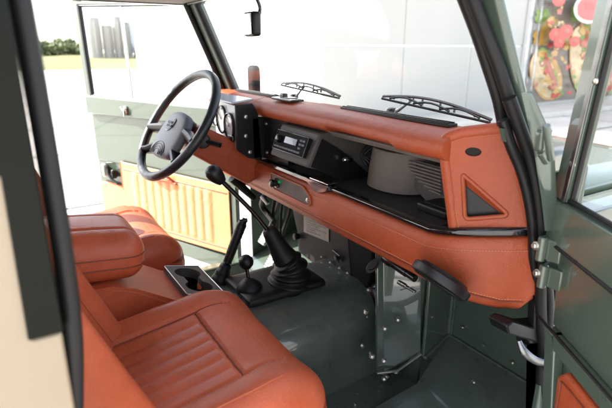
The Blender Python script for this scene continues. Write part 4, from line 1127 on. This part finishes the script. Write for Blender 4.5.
b = MB(); b.box((0, 0, 3.5), (6, 1.2, 4.8)); b.build('trailer_box', DARKB, tr, bevel=.05)
for x_ in (-2, 2):
    b = MB(); b.lathe([(.5, -.5), (.5, .5)], (x_, 0, .62), (0, 1, 0), 20); b.build('wheel', RUBBER, tr)
# hedge bushes: leaf clumps, each its own thing
LEAF = mat('hedge_leaves', (.17, .20, .09), .7, var=.35, vscale=1.5); BARK = mat('bark', (.10, .07, .05), .9, var=.2)
def bush(name, x, y, z0, h, w, n, lab):
    t = tag(empty(name, (x, y, z0)), lab, 'bush', 'bushes along the far grass bank')
    rnd = random.Random(int(y*10)+5); b = MB()
    for k in range(n):
        a = rnd.uniform(0, 2*math.pi); rr = w*math.sqrt(rnd.random()); zz = h*(.05+.95*rnd.random()**.8)*(1-(rr/w)**2*.5)*(1+.35*math.sin(a*3+y)*math.sin(a*5+x))
        c = V(rr*math.cos(a), rr*math.sin(a), zz); s_ = rnd.uniform(.10, .22)
        q = Matrix.Rotation(rnd.uniform(0, 6.28), 3, V(rnd.uniform(-1, 1), rnd.uniform(-1, 1), rnd.uniform(-1, 1)).normalized())
        b.add([c+q@V(-s_, -s_*.6, 0), c+q@V(s_, -s_*.6, 0), c+q@V(s_*.6, s_, 0), c+q@V(-s_*.6, s_, 0)], [(0, 1, 2, 3)])
    b.build('foliage', LEAF, t, smooth=False)
    b = MB()
    for k in range(4): b.tube([(0, 0, -.1), (rnd.uniform(-.4, .4)*w, rnd.uniform(-.4, .4)*w, h*.6)], [.07, .02], 5)
    b.build('stem', BARK, t)
bd = [(-76, 5.8, .9, 1.5, 1.2, 'narrow bush set back between the first two bushes'), (-78, 9.0, .9, 1.9, 1.3, 'taller narrow bush just left of the storage tanks'),
      (-80, 3.0, .9, 1.3, 1.6, 'low far bush next to the black door seal'),
      (-72, 4.0, .9, 1.9, 1.9, 'round bush left of the pale tanks, nearest the door seal'), (-74, 7.3, .9, 1.7, 2.3, 'wide leafy bush second from the left on the grass bank'),
      (-73, 10.4, .9, 1.5, 1.6, 'low bush just left of the leftmost storage tank')]
for x, y, z0, h, w, lab in bd: bush('bush', x, y, z0, h, w, 1400, lab)

# =================================================================== LIGHT, SKY, CAMERA
S = V(-.42, -.66, .68).normalized()      # towards the sun: rear left of the car
sun = bpy.data.lights.new('sun', 'SUN'); sun.energy = 3.6; sun.angle = rad(.5); sun.color = (1, .95, .86)
so = bpy.data.objects.new('sun', sun); COL.objects.link(so); so.rotation_euler = S.to_track_quat('Z', 'Y').to_euler()
w = bpy.data.worlds.new('World'); scene.world = w; w.use_nodes = True
bg = w.node_tree.nodes['Background']; sky = w.node_tree.nodes.new('ShaderNodeTexSky'); sky.sky_type = 'NISHITA'
sky.sun_disc = False; sky.sun_elevation = math.asin(S.z); sky.sun_rotation = math.atan2(S.x, S.y)
sky.dust_density = 2.0; sky.air_density = .9; sky.ozone_density = .8
hs = w.node_tree.nodes.new('ShaderNodeHueSaturation'); hs.inputs['Saturation'].default_value = .5   # milky, hazy sky
w.node_tree.links.new(sky.outputs[0], hs.inputs['Color']); w.node_tree.links.new(hs.outputs[0], bg.inputs[0]); bg.inputs[1].default_value = .15
vs_ = scene.view_settings; scene.display_settings.display_device = 'sRGB'
vs_.view_transform = 'Standard'; vs_.look = 'None'; vs_.exposure = 2.3; vs_.gamma = 1

cam = bpy.data.cameras.new('camera'); co = bpy.data.objects.new('camera', cam); COL.objects.link(co); scene.camera = co
cam.sensor_width = 36; cam.lens = 488/612*36; cam.clip_start = .02; cam.clip_end = 3000
co.location = (1.35, -.895, 1.572)
look = V(-395.10, 245.38, -147.76).normalized()
co.rotation_euler = look.to_track_quat('-Z', 'Y').to_euler()
cam.dof.use_dof = True; cam.dof.focus_distance = 1.35; cam.dof.aperture_fstop = 4.2
scene.render.resolution_x = 1024; scene.render.resolution_y = 683
